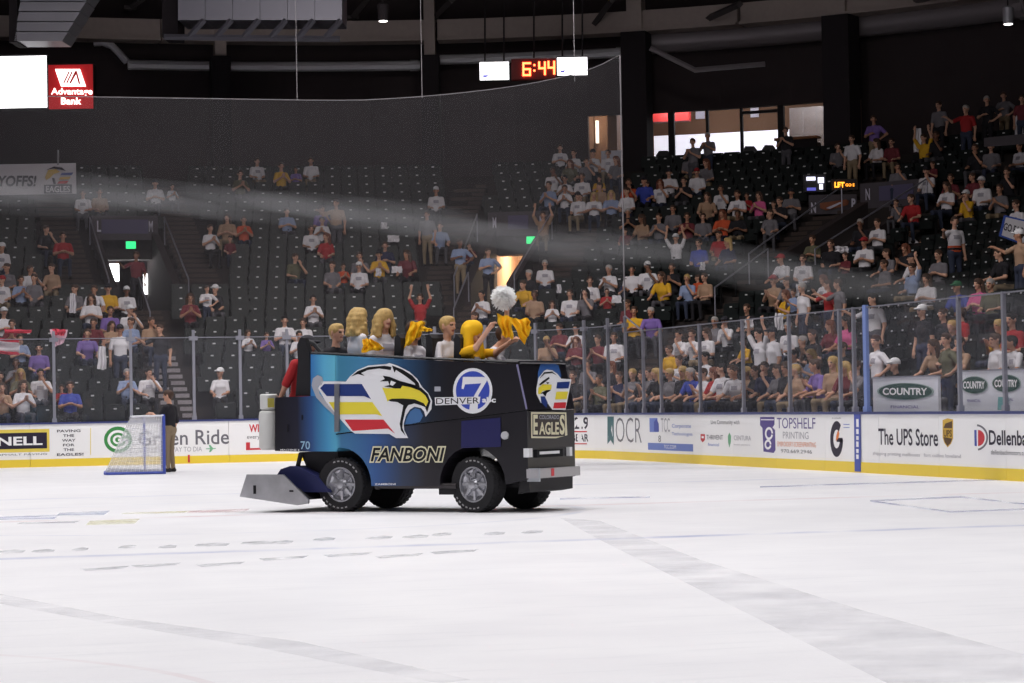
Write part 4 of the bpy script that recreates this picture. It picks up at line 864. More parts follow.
ft('E', 250, 200, 312, 472, DEC['cream'], .03); ft('AGLE', 330, 300, 600, 474, DEC['cream'], .03); ft('S', 610, 200, 680, 474, DEC['cream'], .03); ft('COLORADO', 332, 206, 604, 262, DEC['grey'], .02)
M_CHROME = mat('chrome', srgb(176, 176, 182), .34, .85); M_LAMPG = mat('lamp_glass', srgb(225, 225, 228), .15)
def fbox(name, x0, y0, x1, y1, m, dpt=.05, inset=0.0):
    a = flo(x0, y1, 0); b = flo(x1, y1, dpt); za = flo((x0+x1)/2, y0, dpt)[2]; zb_ = flo((x0+x1)/2, y1, dpt)[2]
    return MB().box(xf-.02, xf+dpt, a[1], b[1], zb_, za).build(name, m, ice_machine)
fbox('headlight', 525, 448.4, 532.6, 457.4, M_LAMPG); fbox('headlight', 566.4, 447, 572.4, 456, M_LAMPG); fbox('grille_slot', 533.5, 449.4, 563, 457, mat('gap', (.01,)*3)); fbox('light_bar', 536, 451.2, 559.6, 454, M_LAMPG, .06)
fbox('bumper', 528, 468, 580.4, 477.2, mat('bumper_silver', srgb(176, 174, 178), .35, .4), .14); fbox('bumper_sticker', 544, 468.6, 551.6, 476.4, DEC['red'], .145); fbox('tow_plate', 528.6, 468.6, 540.6, 482, mat('plate_pale', srgb(172, 176, 182), .4, .3), .15)
zprism('front_sill', [(520, 470), (527.4, 470), (527.4, 492), (516, 494)], M_DARKM, .05, WZ-.05)
# chassis, axle beams, exhaust
MB().box(XRW-.2, xf-.1, .3, WZ-.3, .3, .62).build('chassis_frame', M_DARKM, ice_machine)
for x in (XFW, XRW): MB().tube([(x, .1, RW), (x, WZ-.1, RW)], .06, 8).build('axle', M_DARKM, ice_machine)
MB().tube([(xs(376, 493), .05, .33), (xs(455, 493), .05, .33)], .038, 10).build('exhaust_pipe', mat('pipe_dull', srgb(70, 66, 68), .5, .6), ice_machine, True); MB().tube([(xs(374.5, 493), .05, .33), (xs(378, 493), .05, .33)], .05, 12, cap=False).build('exhaust_tip', mat('pipe_dull', (.1,)*3), ice_machine, True)
MB().box(xs(436), xs(452), .05, .2, .22, .33).build('underbody_bracket', M_DARKM, ice_machine)
# wheels
M_TYRE = mat('tyre', srgb(34, 33, 36), .85, noise=.2, nscale=20); M_TW = mat('tyre_print', srgb(150, 148, 150), .7)
def wheel(x, y, out, steer=0.0, label=None):
    """out = -1: outer face towards the near side"""
    w = empty('wheel', (x, y, RW)); w.parent = ice_machine; w.rotation_euler = (0, 0, steer)
    M = Matrix.Rotation(math.radians(90 if out < 0 else -90), 4, 'X')       # local z -> outward
    MB().lathe([(-.22, .27), (-.23, .33), (-.2, RW-.008), (-.1, RW), (-.0, RW-.008), (.02, .335), (.025, .27), (.02, .222), (-.2, .222)], M, 40).build('tyre', M_TYRE, w, True)
    tb = MB()
    for k in range(36):
        for j, (za, zb_) in enumerate(((-.2, -.13), (-.12, -.05), (-.04, .015))):
            R_ = M @ Matrix.Rotation(2*math.pi*(k+.33*j)/36, 4, 'Z'); tb.box(RW-.01, RW+.004 if abs(za+.12) < .02 else RW-.001, -.017, .017, za, zb_, R_)
    t_ = tb.build('tread', M_TYRE, w); t_['kind'] = 'stuff'
    MB().lathe([(-.14, .2), (-.14, .218), (.0, .232), (.012, .226), (.012, .205), (-.03, .19), (-.05, .15)], M, 36).build('rim', M_CHROME, w, True)
    sp = MB().lathe([(-.06, .17), (-.03, .15), (-.03, .09), (.0, .075), (.02, .06), (.045, .05), (.05, .02)], M, 30)
    MB.build(sp, 'hub', M_CHROME, w, True)
    for k in range(8): 
        R_ = M @ Matrix.Rotation(2*math.pi*k/8, 4, 'Z'); MB().hexa([R_ @ Vector(v) for v in ((.08, -.03, -.06), (.2, -.022, -.06), (.2, .022, -.06), (.08, .03, -.06), (.08, -.022, .0), (.2, -.014, -.012), (.2, .014, -.012), (.08, .022, .0))]).build('spoke', M_CHROME, w)
    for k in range(6):
        R_ = M @ Matrix.Rotation(2*math.pi*k/6, 4, 'Z'); MB().lathe([(0, .011), (.02, .011), (.028, .006)], R_ @ Matrix.Translation((.062, 0, .0)), 8).build('wheel_nut', M_CHROME, w)
    rr_ = MB()
    for k in range(30):
        if (k % 15) in (0, 1, 2, 3, 4, 5, 6): 
            R_ = M @ Matrix.Rotation(2*math.pi*k/30+.6, 4, 'Z'); rr_.box(.288, .306, -.016, .016, .024, .0275, R_)
    q_ = rr_.build('sidewall_print', M_TW, w); q_['kind'] = 'stuff'
    if label: w['label'] = label
wheel(XFW, .03, -1, math.radians(-9)); wheel(XRW, .03, -1); wheel(XFW+.1, WZ+.06, 1, math.radians(-9)); wheel(XRW, WZ+.02, 1)
# conditioner sled at the back
M_STEEL = mat('brushed_steel', srgb(178, 178, 182), .32, .8, noise=.45, nscale=3.5); sled_y = -.28
sl = [side(a, b, sled_y) for a, b in ((246.6, 474.4), (283, 474.6), (308.5, 500), (308, 503.5), (297, 505.3), (239.6, 496.6))]
sl = [(x, max(z, .03)) for x, z in sl]
cs = MB().prism(sl, lambda x, z: (x, sled_y, z), lambda x, z: (x, sled_y+.03, z)).build('sled_side_plate', M_STEEL, ice_machine); MB().prism(sl, lambda x, z: (x, WZ+.25, z), lambda x, z: (x, WZ+.28, z)).build('sled_side_plate', M_STEEL, ice_machine)
a = side(254.8, 490, sled_y); MB().box(a[0]-.02, a[0]+.02, sled_y-.006, sled_y, a[1]-.05, a[1]+.06).build('plate_slot', mat('gap', (.01,)*3), cs); a = side(291.5, 491, sled_y); MB().box(a[0]-.03, a[0]+.03, sled_y-.005, sled_y, a[1]-.012, a[1]+.012).build('plate_mark', M_DARKM, cs)
zx = [p[0] for p in sl]; MB().hexa([(zx[0]+.1, sled_y+.03, .2), (zx[2]-.1, sled_y+.03, .16), (zx[2]-.1, WZ+.25, .16), (zx[0]+.1, WZ+.25, .2), (zx[0]+.1, sled_y+.03, .3), (zx[1]+.1, sled_y+.03, .3), (zx[1]+.1, WZ+.25, .3), (zx[0]+.1, WZ+.25, .3)]).build('sled_body', M_DARKM, ice_machine)
p0 = side(279, 470, .05); p1_ = side(303, 470, .05); 
MB().prism([side(*p, .0) for p in ((277, 478), (283, 469), (292, 466), (301, 467.5), (318, 476), (330, 492), (300, 492))], lambda x, z: (x, -.05, z), lambda x, z: (x, WZ, z)).build('sled_cover', mat('navy_cover', srgb(36, 40, 84), .5), ice_machine)
MB().prism([side(*p, .15) for p in ((300, 452), (338, 452), (338, 492), (316, 492), (308, 470))], lambda x, z: (x, .15, z), lambda x, z: (x, WZ-.15, z)).build('rear_frame', M_DARKM, ice_machine)
for yy in (.12, WZ-.12): MB().tube([(*[side(301, 453, yy)[0]], yy, side(301, 453, yy)[1]), (side(296, 474, yy)[0], yy, side(296, 474, yy)[1])], .03, 8).build('lift_arm', M_DARKM, ice_machine)
# propane cylinder strapped on the back
pc = side(269.6, 450, .18); ph = side(269.6, 394, .18)[1]-pc[1]
M_PROP = mat('propane_white', srgb(208, 208, 206), .4)
tk = MB().lathe([(0, .1), (.03, .135), (ph*.6, .135), (ph*.68, .125), (ph*.72, .085), (ph*.74, .085)], Matrix.Translation((pc[0], .18, pc[1])), 24).build('propane_tank', M_PROP, ice_machine, True)
MB().lathe([(ph*.72, .095), (ph*.74, .115), (ph*.98, .115), (ph, .1)], Matrix.Translation((pc[0], .18, pc[1])), 20).build('tank_collar', M_PROP, tk, True)
dd_ = side(271, 402, .06); MB().box(dd_[0]-.05, dd_[0]+.05, .055, .062, dd_[1]-.07, dd_[1]+.05).build('hazard_label', mat('label_olive', srgb(150, 140, 60), .5), tk)
# seat backs between the riders and the driver's seat
def pad(name, px, y0, y1):
    zprism(name, [side(a, b, y0) for a, b in px], M_SEATB, y0, y1, raw=True)
for cx in (397, 428.5, 456.5): pad('rider_seat_back', [(cx-3, 362), (cx-2.5, 338), (cx, 334), (cx+3.5, 338), (cx+4.5, 362)], .12, .62)
pad('driver_seat_back', [(295.5, 396), (298, 362), (297, 345), (300, 338), (305, 338), (309, 352), (311, 396)], .06, .14)
MB().tube([(side(303, 339, .4)[0], .4, side(303, 339, .4)[1]), (side(314, 344, .4)[0], .4, side(314, 344, .4)[1]), (side(322, 353, .4)[0], .4, side(322, 353, .4)[1])], .03, 8).build('grab_rail', M_SEATB, ice_machine)
# ================================================================== PEOPLE
def surfnets(prims, cell, k=.025):
    """smooth union of rounded cones as one closed surface; prims: (a, b, ra, rb, label, yscale)"""
    A_ = np.array([p[0] for p in prims]); B_ = np.array([p[1] for p in prims]); rm = max(max(p[2], p[3]) for p in prims)
    lo = np.minimum(A_.min(0), B_.min(0))-rm*1.3-2*cell; hi = np.maximum(A_.max(0), B_.max(0))+rm*1.3+2*cell
    n = np.ceil((hi-lo)/cell).astype(int)+1; F = np.full(n, .3); Lb = np.full(n, -1, np.int16); Dm = np.full(n, 9.0)
    for a, b, ra, rb, lab, ys in prims:
        a = np.array(a); b = np.array(b); r = max(ra, rb)*max(1.25, 1)+.06
        i0 = np.maximum(((np.minimum(a, b)-r-lo)/cell).astype(int), 0); i1 = np.minimum(((np.maximum(a, b)+r-lo)/cell).astype(int)+2, n)
        g = np.stack(np.meshgrid(*[lo[j]+cell*np.arange(i0[j], i1[j]) for j in range(3)], indexing='ij'), -1)
        w = np.array([1/ys[0], 1/ys[1], 1.0]); pa = (g-a)*w; ba = (b-a)*w; bb = max(ba @ ba, 1e-9)
        t = np.clip((pa @ ba)/bb, 0, 1); d = np.linalg.norm(pa-t[..., None]*ba, axis=-1)-(ra+(rb-ra)*t)
        d *= min(1.0, min(ys))
        sl = tuple(slice(i0[j], i1[j]) for j in range(3)); f = F[sl]; h = np.maximum(k-np.abs(f-d), 0)/k
        F[sl] = np.minimum(f, d)-h*h*k*.25
        m = d < Dm[sl]; Dm[sl] = np.where(m, d, Dm[sl]); Lb[sl] = np.where(m, lab, Lb[sl])
    S = F < 0
    c = np.zeros(tuple(n-1), int); P = np.zeros(tuple(n-1)+(3,)); cnt = np.zeros(tuple(n-1))
    offs = [(i, j, l) for i in (0, 1) for j in (0, 1) for l in (0, 1)]
    def sub(Z, o): return Z[o[0]:o[0]+n[0]-1, o[1]:o[1]+n[1]-1, o[2]:o[2]+n[2]-1]
    for o1 in offs:
        for ax in range(3):
            if o1[ax]: continue
            o2 = list(o1); o2[ax] = 1; f1 = sub(F, o1); f2 = sub(F, o2); x = sub(S, o1) != sub(S, o2)
            t = np.where(x, f1/np.where(x, f1-f2, 1), 0); e = np.array(o1, float)
            for j in range(3): P[..., j] += np.where(x, e[j]+(t if j == ax else 0), 0)
            cnt += x
    act = cnt > 0; idx = -np.ones(act.shape, int); idx[act] = np.arange(act.sum())
    gi = np.argwhere(act); V = lo+cell*(gi+P[act]/cnt[act][:, None]); lab = Lb[:-1, :-1, :-1][act]
    Q = []
    for ax in range(3):
        u, v = (ax+1) % 3, (ax+2) % 3; s1 = [slice(None)]*3; s2 = [slice(None)]*3; s1[ax] = slice(0, -1); s2[ax] = slice(1, None)
        x = S[tuple(s1)] != S[tuple(s2)]; e = np.argwhere(x); e = e[(e[:, u] > 0) & (e[:, v] > 0) & (e[:, u] < n[u]-1) & (e[:, v] < n[v]-1)]
        fl = S[tuple(s1)][tuple(e.T)]
        def I_(du, dv): q = e.copy(); q[:, u] -= du; q[:, v] -= dv; return idx[tuple(q.T)]
        a, b, c_, d_ = I_(1, 1), I_(0, 1), I_(0, 0), I_(1, 0)
        Q.append(np.where(fl[:, None], np.stack([a, b, c_, d_], 1), np.stack([a, d_, c_, b], 1)))
    return V, np.concatenate(Q), lab
def v3(*a): return np.array(a, float)
def hand(prims, mb_t, wrist, d, curl=.5, side_=1, spread=.2):
    """palm in the continuous surface, five separate jointed fingers as tubes"""
    d = np.array(d, float); d /= np.linalg.norm(d); up = v3(0, 0, 1) if abs(d[2]) < .85 else v3(0, 1, 0)
    s = np.cross(d, up); s /= np.linalg.norm(s); s = s*side_; n = np.cross(s, d)*side_; pal = wrist+d*.085
    prims.append((wrist, pal, .026, .034, 0, (1, 1)))
    for k, (off, L) in enumerate(((-.03, .062), (-.01, .075), (.01, .08), (.03, .07))):
        a = wrist+d*.08+s*off; p1 = a+(d+s*off*spread*6)*L*.5; p2 = p1+(d*math.cos(curl)-n*math.sin(curl))*L*.35; p3 = p2+(d*math.cos(curl*1.9)-n*math.sin(curl*1.9))*L*.3
        mb_t.append([a-d*.02, p1, p2, p3])
    a = wrist+d*.03-s*.025; p1 = a+(d*.5-s*.8)*.035; p2 = p1+(d*.85-s*.35)*.03; mb_t.append([a, p1, p2])
BODY = {}
SKIN, SHIRT, PANTS, SHOE, PRINT, EYE, LIP = range(7)
def make_body(key, seated, arms, cell=.016, head_turn=0.0, head_fwd=0.0, lean=0.0, sleeve=.75, female=False, legs=None, lean_x=0.0):
    """arms: two (elbow, wrist, hand direction) relative to the shoulder for left (-x) and right (+x); faces +y"""
    pr = []; tubes = []
    hz = .53 if seated else .93; L1 = (1, 1)
    pel = v3(0, 0, hz); che = v3(lean_x*.8, lean*.8, hz+.33); sho = v3(lean_x, lean, hz+.47); neck = v3(lean_x, lean+.01, hz+.56); hc = v3(lean_x*1.1, lean+.03+head_fwd, hz+.70-.4*head_fwd)
    sw = .155 if female else .185
    pr += [(pel, che, .125, .135 if not female else .13, SHIRT, (1.25, .85)), (che, sho-v3(0, 0, .025), .135 if not female else .13, .092, SHIRT, (1.35, .9)), (sho+v3(-sw+.03, 0, -.015), sho+v3(sw-.03, 0, -.015), .062, .062, SHIRT, L1)]
    if female: pr += [(che+v3(-.06, .06, .01), che+v3(.06, .06, .01), .062, .062, SHIRT, L1)]
    pr += [(pel+v3(-.07, 0, -.02), pel+v3(.07, 0, -.02), .12, .12, PANTS, (1, .95))]
    pr += [(sho+v3(0, 0, .02), hc-v3(0, .01, .05), .056, .05, SKIN, L1)]
    ct, st = math.cos(head_turn), math.sin(head_turn)
    def H(x, y, z): return hc+v3(x*ct-y*st, x*st+y*ct, z)
    pr += [(H(0, -.015, .03), H(0, .01, .03), .088, .084, SKIN, (.92, 1.05)), (H(0, .03, -.01), H(0, .055, -.075), .062, .036, SKIN, L1), (H(0, .09, .015), H(0, .108, -.018), .011, .017, SKIN, L1), (H(-.03, .085, .042), H(.03, .085, .042), .012, .012, SKIN, L1)]
    for s in (-1, 1): pr += [(H(s*.082, -.005, .03), H(s*.09, -.012, -.02), .014, .011, SKIN, L1)]
    for i, s in enumerate((-1, 1)):
        el, wr, hd = arms[i]; S_ = sho+v3(s*sw, 0, -.02); E_ = S_+v3(*el); W_ = S_+v3(*wr)
        m_ = S_+(E_-S_)*sleeve
        pr += [(S_, m_, .062, .058, SHIRT, L1), (S_+(E_-S_)*.5, E_, .043, .04, SKIN if sleeve < .99 else SHIRT, L1), (E_, W_, .04, .027, SKIN, L1)]
        hand(pr, tubes, W_, hd, .55, s)
        if seated:
            K = v3(s*.13, .43, hz-.01); Fo = v3(s*.14, .40, .09)
            if legs: K, Fo = (v3(s*.13, *legs[0]), v3(s*.14, *legs[1]))
        else:
            sp = legs if legs else .09
            K = v3(s*(sp+.01), .03, .5); Fo = v3(s*(sp+.015), -.01, .09)
        Hp = pel+v3(s*.085, 0, -.02)
        pr += [(Hp, K, .088, .062, PANTS, L1), (K, Fo, .06, .045, PANTS, L1), (Fo+v3(0, -.03, -.045), Fo+v3(s*.02, .14, -.05), .04, .036, SHOE, L1)]
    V, Q, lab = surfnets(pr, cell)
    fl = lab[Q[:, 0]].copy(); fc = V[Q].mean(1); R_ = fc-hc; loc = np.stack([R_[:, 0]*ct+R_[:, 1]*st, -R_[:, 0]*st+R_[:, 1]*ct, R_[:, 2]], 1)
    for s in (-1, 1): fl[(np.abs(loc[:, 0]-s*.034) < .016) & (np.abs(loc[:, 2]-.022) < .0105) & (loc[:, 1] > .05)] = EYE
    fl[(np.abs(loc[:, 0]) < .024) & (np.abs(loc[:, 2]+.048) < .009) & (loc[:, 1] > .05)] = LIP
    T_ = fc-che; fl[(fl == SHIRT) & (np.abs(T_[:, 0]) < .085) & (T_[:, 2] > -.03) & (T_[:, 2] < .075) & (T_[:, 1] > .05)] = PRINT
    mb = MB(); mb.v = [tuple(p) for p in V]; mb.f = [tuple(int(i) for i in q) for q in Q]; mb.mi = [int(x) for x in fl]
    for t in tubes: mb.tube(t, [.0105, .0095, .0088, .007][:len(t)], 6, SKIN)
    me = mb.mesh('body_'+key, [M_SKIN[0], M_SHIRT['W'], M_PANTS[0], M_SHOE, M_SHIRT['W'], M_EYE, M_LIP], False)
    me.polygons.foreach_set('use_smooth', [True]*len(me.polygons))
    BODY[key] = (me, Vector(hc), head_turn); return me
CODE = dict(W=('white', (222, 218, 224)), Y=('yellow', (214, 164, 40)), R=('red', (168, 40, 44)), B=('blue', (62, 76, 168)), P=('purple', (124, 98, 168)), K=('black', (34, 32, 38)), G=('grey', (116, 112, 118)), N=('navy', (38, 42, 74)), O=('orange', (200, 84, 50)),
    M=('maroon', (110, 44, 52)), T=('tan', (168, 136, 112)), F=('pink', (214, 96, 150)), L=('pale blue', (142, 156, 190)), E=('olive', (98, 96, 76)), C=('striped purple', (150, 120, 180)))
M_SHIRT = {k: mat('shirt_'+k, srgb(*c), .85) for k, (n, c) in CODE.items()}
M_PRINT = mat('shirt_print', srgb(160, 156, 166), .85)
M_SKIN = [mat('skin_a', srgb(206, 158, 134), .6), mat('skin_b', srgb(188, 138, 112), .6), mat('skin_c', srgb(132, 92, 72), .6)]
M_PANTS = [mat('jeans', srgb(52, 58, 78), .85), mat('dark_trousers', srgb(36, 34, 40), .85), mat('khaki', srgb(142, 124, 100), .85), mat('grey_trousers', srgb(84, 82, 88), .85), mat('red_trousers', srgb(160, 40, 44), .85)]
M_SHOE = mat('shoes', srgb(40, 36, 38), .7); M_EYE = mat('eyes', srgb(46, 36, 34), .4); M_LIP = mat('lips', srgb(158, 92, 86), .5)
M_HAIR = dict(b=mat('hair_brown', srgb(70, 50, 40), .7), k=mat('hair_black', srgb(30, 26, 26), .7), y=mat('hair_blond', srgb(184, 152, 96), .7, noise=.45, nscale=45), g=mat('hair_grey', srgb(164, 158, 156), .7), r=mat('hair_auburn', srgb(110, 62, 44), .7))
M_CAPM = dict(w=mat('cap_white', srgb(224, 222, 226), .8), d=mat('cap_dark', srgb(40, 38, 46), .8), r=mat('cap_red', srgb(160, 40, 44), .8), n=mat('cap_green', srgb(50, 100, 70), .8))
# hair and caps, in head coordinates (face towards +y)
def shell(key, prims, cut=None, cell=.012):
    V, Q, lab = surfnets([(v3(*a), v3(*b), ra, rb, 0, ys) for a, b, ra, rb, ys in prims], cell, .02)
    if cut is not None:
        fc = V[Q].mean(1); Q = Q[~cut(fc)]; used = np.unique(Q); mp = -np.ones(len(V), int); mp[used] = np.arange(len(used)); V = V[used]; Q = mp[Q]
    mb = MB(); mb.v = [tuple(p) for p in V]; mb.f = [tuple(int(i) for i in q) for q in Q]; mb.mi = [0]*len(Q)
    me = mb.mesh(key, M_HAIR['b']); me.polygons.foreach_set('use_smooth', [True]*len(me.polygons)); return me
HAIR = {}
HAIR['short'] = shell('hair_short', [((0, -.025, .045), (0, .0, .05), .098, .094, (.95, 1.02)), ((0, -.06, .0), (0, -.06, -.03), .06, .045, (1.1, .8)), ((0, .05, .105), (0, .07, .1), .03, .026, (1.6, 1))])
HAIR['long'] = shell('hair_long', [((0, -.025, .045), (0, .0, .05), .102, .098, (.98, 1.02)), ((-.07, -.05, .02), (-.085, -.07, -.2), .055, .05, (1, .9)), ((.07, -.05, .02), (.085, -.07, -.2), .055, .05, (1, .9)), ((0, -.08, .0), (0, -.1, -.22), .07, .06, (1.2, .8)), ((0, .055, .105), (0, .07, .1), .03, .026, (1.7, 1))])
_wv = [((0, -.025, .05), (0, .005, .055), .112, .104, (1, 1.02)), ((0, .055, .115), (0, .07, .105), .034, .028, (1.7, 1))]; _rw = random.Random(5)
for _k in range(22):
    _a = math.radians(_rw.uniform(115, 425)); _r = .095; _p = [(math.sin(_a-math.pi/2)*0+_r*math.cos(_a), -.03+_r*math.sin(_a)*.9, .05)]
    if _p[0][1] > .035: continue
    for _j in range(1, 5): _p.append((_p[0][0]*(1+.11*_j)+_rw.uniform(-.02, .02), _p[0][1]*(1+.1*_j)+_rw.uniform(-.02, .02), .05-.06*_j))
    for _a1, _b1 in zip(_p[:-1], _p[1:]): _wv.append((_a1, _b1, .032, .03, (1, 1)))
HAIR['wavy'] = shell('hair_wavy', _wv, None, .01)
HAIR['hood'] = shell('hood', [((0, -.03, .05), (0, .02, .06), .125, .11, (.98, 1.04)), ((-.09, -.01, .05), (-.11, .0, -.28), .055, .08, (1, 1.1)), ((.09, -.01, .05), (.11, .0, -.28), .055, .08, (1, 1.1)), ((0, -.09, .0), (0, -.12, -.3), .09, .1, (1.2, .8))], None, .012)
HAIR['cap'] = shell('cap', [((0, -.02, .06), (0, .005, .062), .1, .097, (.95, 1.03)), ((-.05, .12, .062), (.05, .12, .062), .02, .02, (1, 2.4))], lambda c: (c[:, 2] < .035))
GLASSY = None
# poses: arms relative to the shoulder (left is -x when facing +y)
def arm_lap(s): return ((s*.05, .02, -.27), (-s*.02, .24, -.3), (-s*.5, .8, -.1))
def arm_cross(s): return ((s*.07, .08, -.25), (-s*.14, .2, -.18), (-s*1, .2, .1))
def arm_clap(s): return ((s*.09, .1, -.24), (-s*.12, .3, -.1), (-s*.3, .5, .9))
def arm_face(s): return ((s*.1, .18, -.2), (-s*.08, .2, .04), (-s*.4, 0, 1))
def arm_up(s): return ((s*.12, .06, .25), (s*.05, .12, .49), (0, .1, 1))
def arm_down(s): return ((s*.07, -.02, -.28), (s*.06, .06, -.53), (0, .15, -1))
def arm_out(s): return ((s*.2, .14, -.1), (s*.33, .33, .02), (s*.6, .7, .2))
def arm_hip(s): return ((s*.2, -.06, -.2), (s*.02, .06, -.36), (-s*.8, .5, -.2))
def arm_knee(s): return ((s*.08, .1, -.25), (s*.0, .34, -.3), (0, .9, -.4))
make_body('sit_lap', True, (arm_lap(-1), arm_lap(1))); make_body('sit_cross', True, (arm_cross(-1), arm_cross(1)), lean=-.04); make_body('sit_clap', True, (arm_clap(-1), arm_clap(1)), female=True)
make_body('sit_face', True, (arm_face(-1), arm_lap(1)), lean=.08, head_turn=.35); make_body('sit_up', True, (arm_up(-1), arm_up(1))); make_body('sit_knee', True, (arm_knee(-1), arm_knee(1)), lean=.14, head_fwd=.03, head_turn=-.4)
make_body('sit_one', True, (arm_up(-1), arm_lap(1)), head_turn=.3); make_body('sit_turn', True, (arm_lap(-1), arm_knee(1)), head_turn=-.75, female=True)
make_body('st_down', False, (arm_down(-1), arm_down(1))); make_body('st_up', False, (arm_up(-1), arm_up(1))); make_body('st_clap', False, (arm_clap(-1), arm_clap(1)), head_turn=.3); make_body('st_out', False, (arm_down(-1), arm_out(1)), head_turn=-.5); make_body('st_hip', False, (arm_hip(-1), arm_cross(1)), head_turn=.5)
SIT = ['sit_lap', 'sit_cross', 'sit_clap', 'sit_face', 'sit_knee', 'sit_turn', 'sit_lap', 'sit_clap']
def place_person(pose, loc, rz, shirt, hair='short', hcol='b', skin=0, pants=0, scale=1.0, print_=False, name='person', shirt_mat=None, fem_hair_mat=None):
    me, hc, ht = BODY[pose]; o = link(bpy.data.objects.new(name, me)); o.location = loc; o.rotation_euler = (0, 0, rz); o.scale = (scale,)*3
    sm = shirt_mat or M_SHIRT[shirt]
    for i, m in ((0, M_SKIN[skin]), (1, sm), (2, M_PANTS[pants]), (4, M_PRINT if print_ else sm)):
        o.material_slots[i].link = 'OBJECT'; o.material_slots[i].material = m
    def child(kind, m, nm):
        c = link(bpy.data.objects.new(nm, HAIR[kind]), o); c.location = hc; c.rotation_euler = (0, 0, ht); c.material_slots[0].link = 'OBJECT'; c.material_slots[0].material = m; return c
    if hair in ('short', 'long', 'wavy'): child(hair, M_HAIR[hcol], 'hair')
    elif hair == 'cap': child('cap', M_CAPM[hcol], 'cap'); child('short', M_HAIR['b'], 'hair').scale = (.93, .93, .86)
    elif hair == 'hood': child('hood', fem_hair_mat, 'head_towel')
    return o
# ================================================================== THE CROWD  (head pixel, shirt, mark)
# marks: c white cap, d dark cap, r red cap, l long hair, g grey hair, y blond, k black hair, t standing, u arms up, o one arm out, h child, x plain shirt
CROWD = """560 147 W|574 149 W|570 161 E l|593 150 W d|587 160 G|603 156 W|616 160 G l|553 172 W|565 175 W k|582 172 W|599 175 Y h|549 185 L|563 190 W|578 191 W d|572 200 G h|589 194 W l|600 186 T|611 189 L l|617 190 W
630 183 O|639 184 B d|647 182 R h|652 186 W l|669 174 W d|684 176 K|697 175 W r|628 214 K g|642 216 T l|659 216 G|628 228 M h|693 142 G t|690 153 G|543 210 T u|708 137 G t g|706 159 G l|722 184 W|737 190 W|747 196 R h|707 196 T l|759 196 F l|791 191 G d|780 203 K|722 215 O l|703 218 G|734 210 K|852 138 W t|838 150 G|786 135 K t
874 123 P t|877 145 W l|889 143 M|939 104 G t|966 111 R t g|924 140 Y u|898 167 G|906 170 W l|928 174 W d|916 183 G h|977 148 K|988 149 G d|976 172 M|987 98 K t g|1004 98 G t|1022 97 M t|1020 149 W|946 189 W l|969 191 Y c|982 184 W c|933 163 M h|951 180 M|938 132 K
877 224 W|862 219 K g|864 243 W r|892 249 G|906 246 K l|898 200 G h|914 196 R|938 256 G|913 272 L o|926 280 W l|918 262 W d|962 289 B n|978 288 F l|991 281 E g|1017 208 W|1020 238 T c t|1007 248 K
545 267 W g|609 265 W g|632 271 W k|642 264 W c|638 278 N d h|676 238 W c u|664 272 Y l|672 267 K|658 280 N h|689 273 L y|698 277 O h|699 243 B|570 292 W|585 294 G k l|590 283 W|598 291 R h|552 299 W l h|634 313 Y x|628 305 M|652 315 P g|559 330 M|547 335 T y|598 333 M|682 332 W k
705 277 T|747 302 K|715 322 G g|727 322 W d|786 259 W r|803 255 W|774 280 T r|778 285 G|786 289 Y l|803 286 W t g x|794 297 L t h|829 287 R t|824 277 W l|839 288 G o t|728 238 N l|719 236 R|845 258 M h|836 246 K|814 332 W h|847 326 F l k
874 300 W t k|877 337 W t|923 316 K c t|944 315 K|952 330 K y|940 345 T l|901 368 K c|964 349 T|997 346 W|1021 345 W k|1000 322 Y l|962 310 R|948 349 E t|1012 312 R k
563 330 W k|576 337 M l|598 332 W|612 370 K l|620 381 N|633 369 G y|670 352 Y|680 354 W|682 331 W|701 330 W l|706 362 W k|704 376 W|684 395 K l|699 395 B g|715 393 R l|650 365 G
760 335 W u t k|773 336 W t d|789 329 W g|802 334 K g|813 333 K|749 346 Y h|795 360 W k|812 359 L l|824 370 P|809 379 C h|826 390 T l|797 402 T y|829 404 T|722 377 W k|733 395 G|748 399 T y|779 392 G|831 330 M l|820 359 K|738 384 W
12 320 M|39 348 P k|41 376 W k|27 378 E y l|23 388 W l|45 387 R h|70 382 B|92 321 M|86 333 P|120 326 W d t|131 321 L|127 373 L g|148 373 W k|16 360 G|2 388 T l|2 376 K|150 323 T|160 325 K t|20 341 L|113 323 T l
220 366 W c|248 334 W l h|266 332 P h|283 320 W k|298 319 W|299 328 W k|45 233 K|63 233 R|2 250 W c|7 264 G|29 273 W|34 274 G|52 272 T|2 280 W r|19 284 L|75 290 G x|91 294 W l|108 284 Y d|125 287 W c|122 291 W|110 306 P|128 307 W c|4 306 W c|136 252 M t
210 231 W|227 218 T l|243 219 O|230 236 M h|190 292 M l|207 290 W t h|215 291 K c|294 261 E|287 214 L|321 205 P|336 201 T t|322 215 W|311 229 W|326 233 R l|343 262 O h|332 264 G|359 262 W c|359 252 G|379 256 Y d|408 253 M l|385 244 N|436 187 W c|427 212 G t|439 222 L
460 243 L t|488 251 L t|482 298 W k|475 311 K|529 269 K g|420 296 R u|469 246 M h|526 289 Y|541 292 T|83 195 W|98 192 T|155 179 W d|172 187 W h|281 164 Y|311 160 W|257 162 W|296 167 P h|240 176 E|313 300 W k|954 219 W t Z|1009 168 K|1000 186 G|955 352 N|885 262 G|760 208 K h|770 214 G|812 240 E|690 214 M|673 208 G|573 374 K|590 361 G|662 384 K l|671 398 G y|755 371 K|768 379 N|786 376 K l|843 346 K|851 379 M l|858 361 G|645 396 K|600 392 E"""
ROWTAKEN = {}
PEOPLE = []
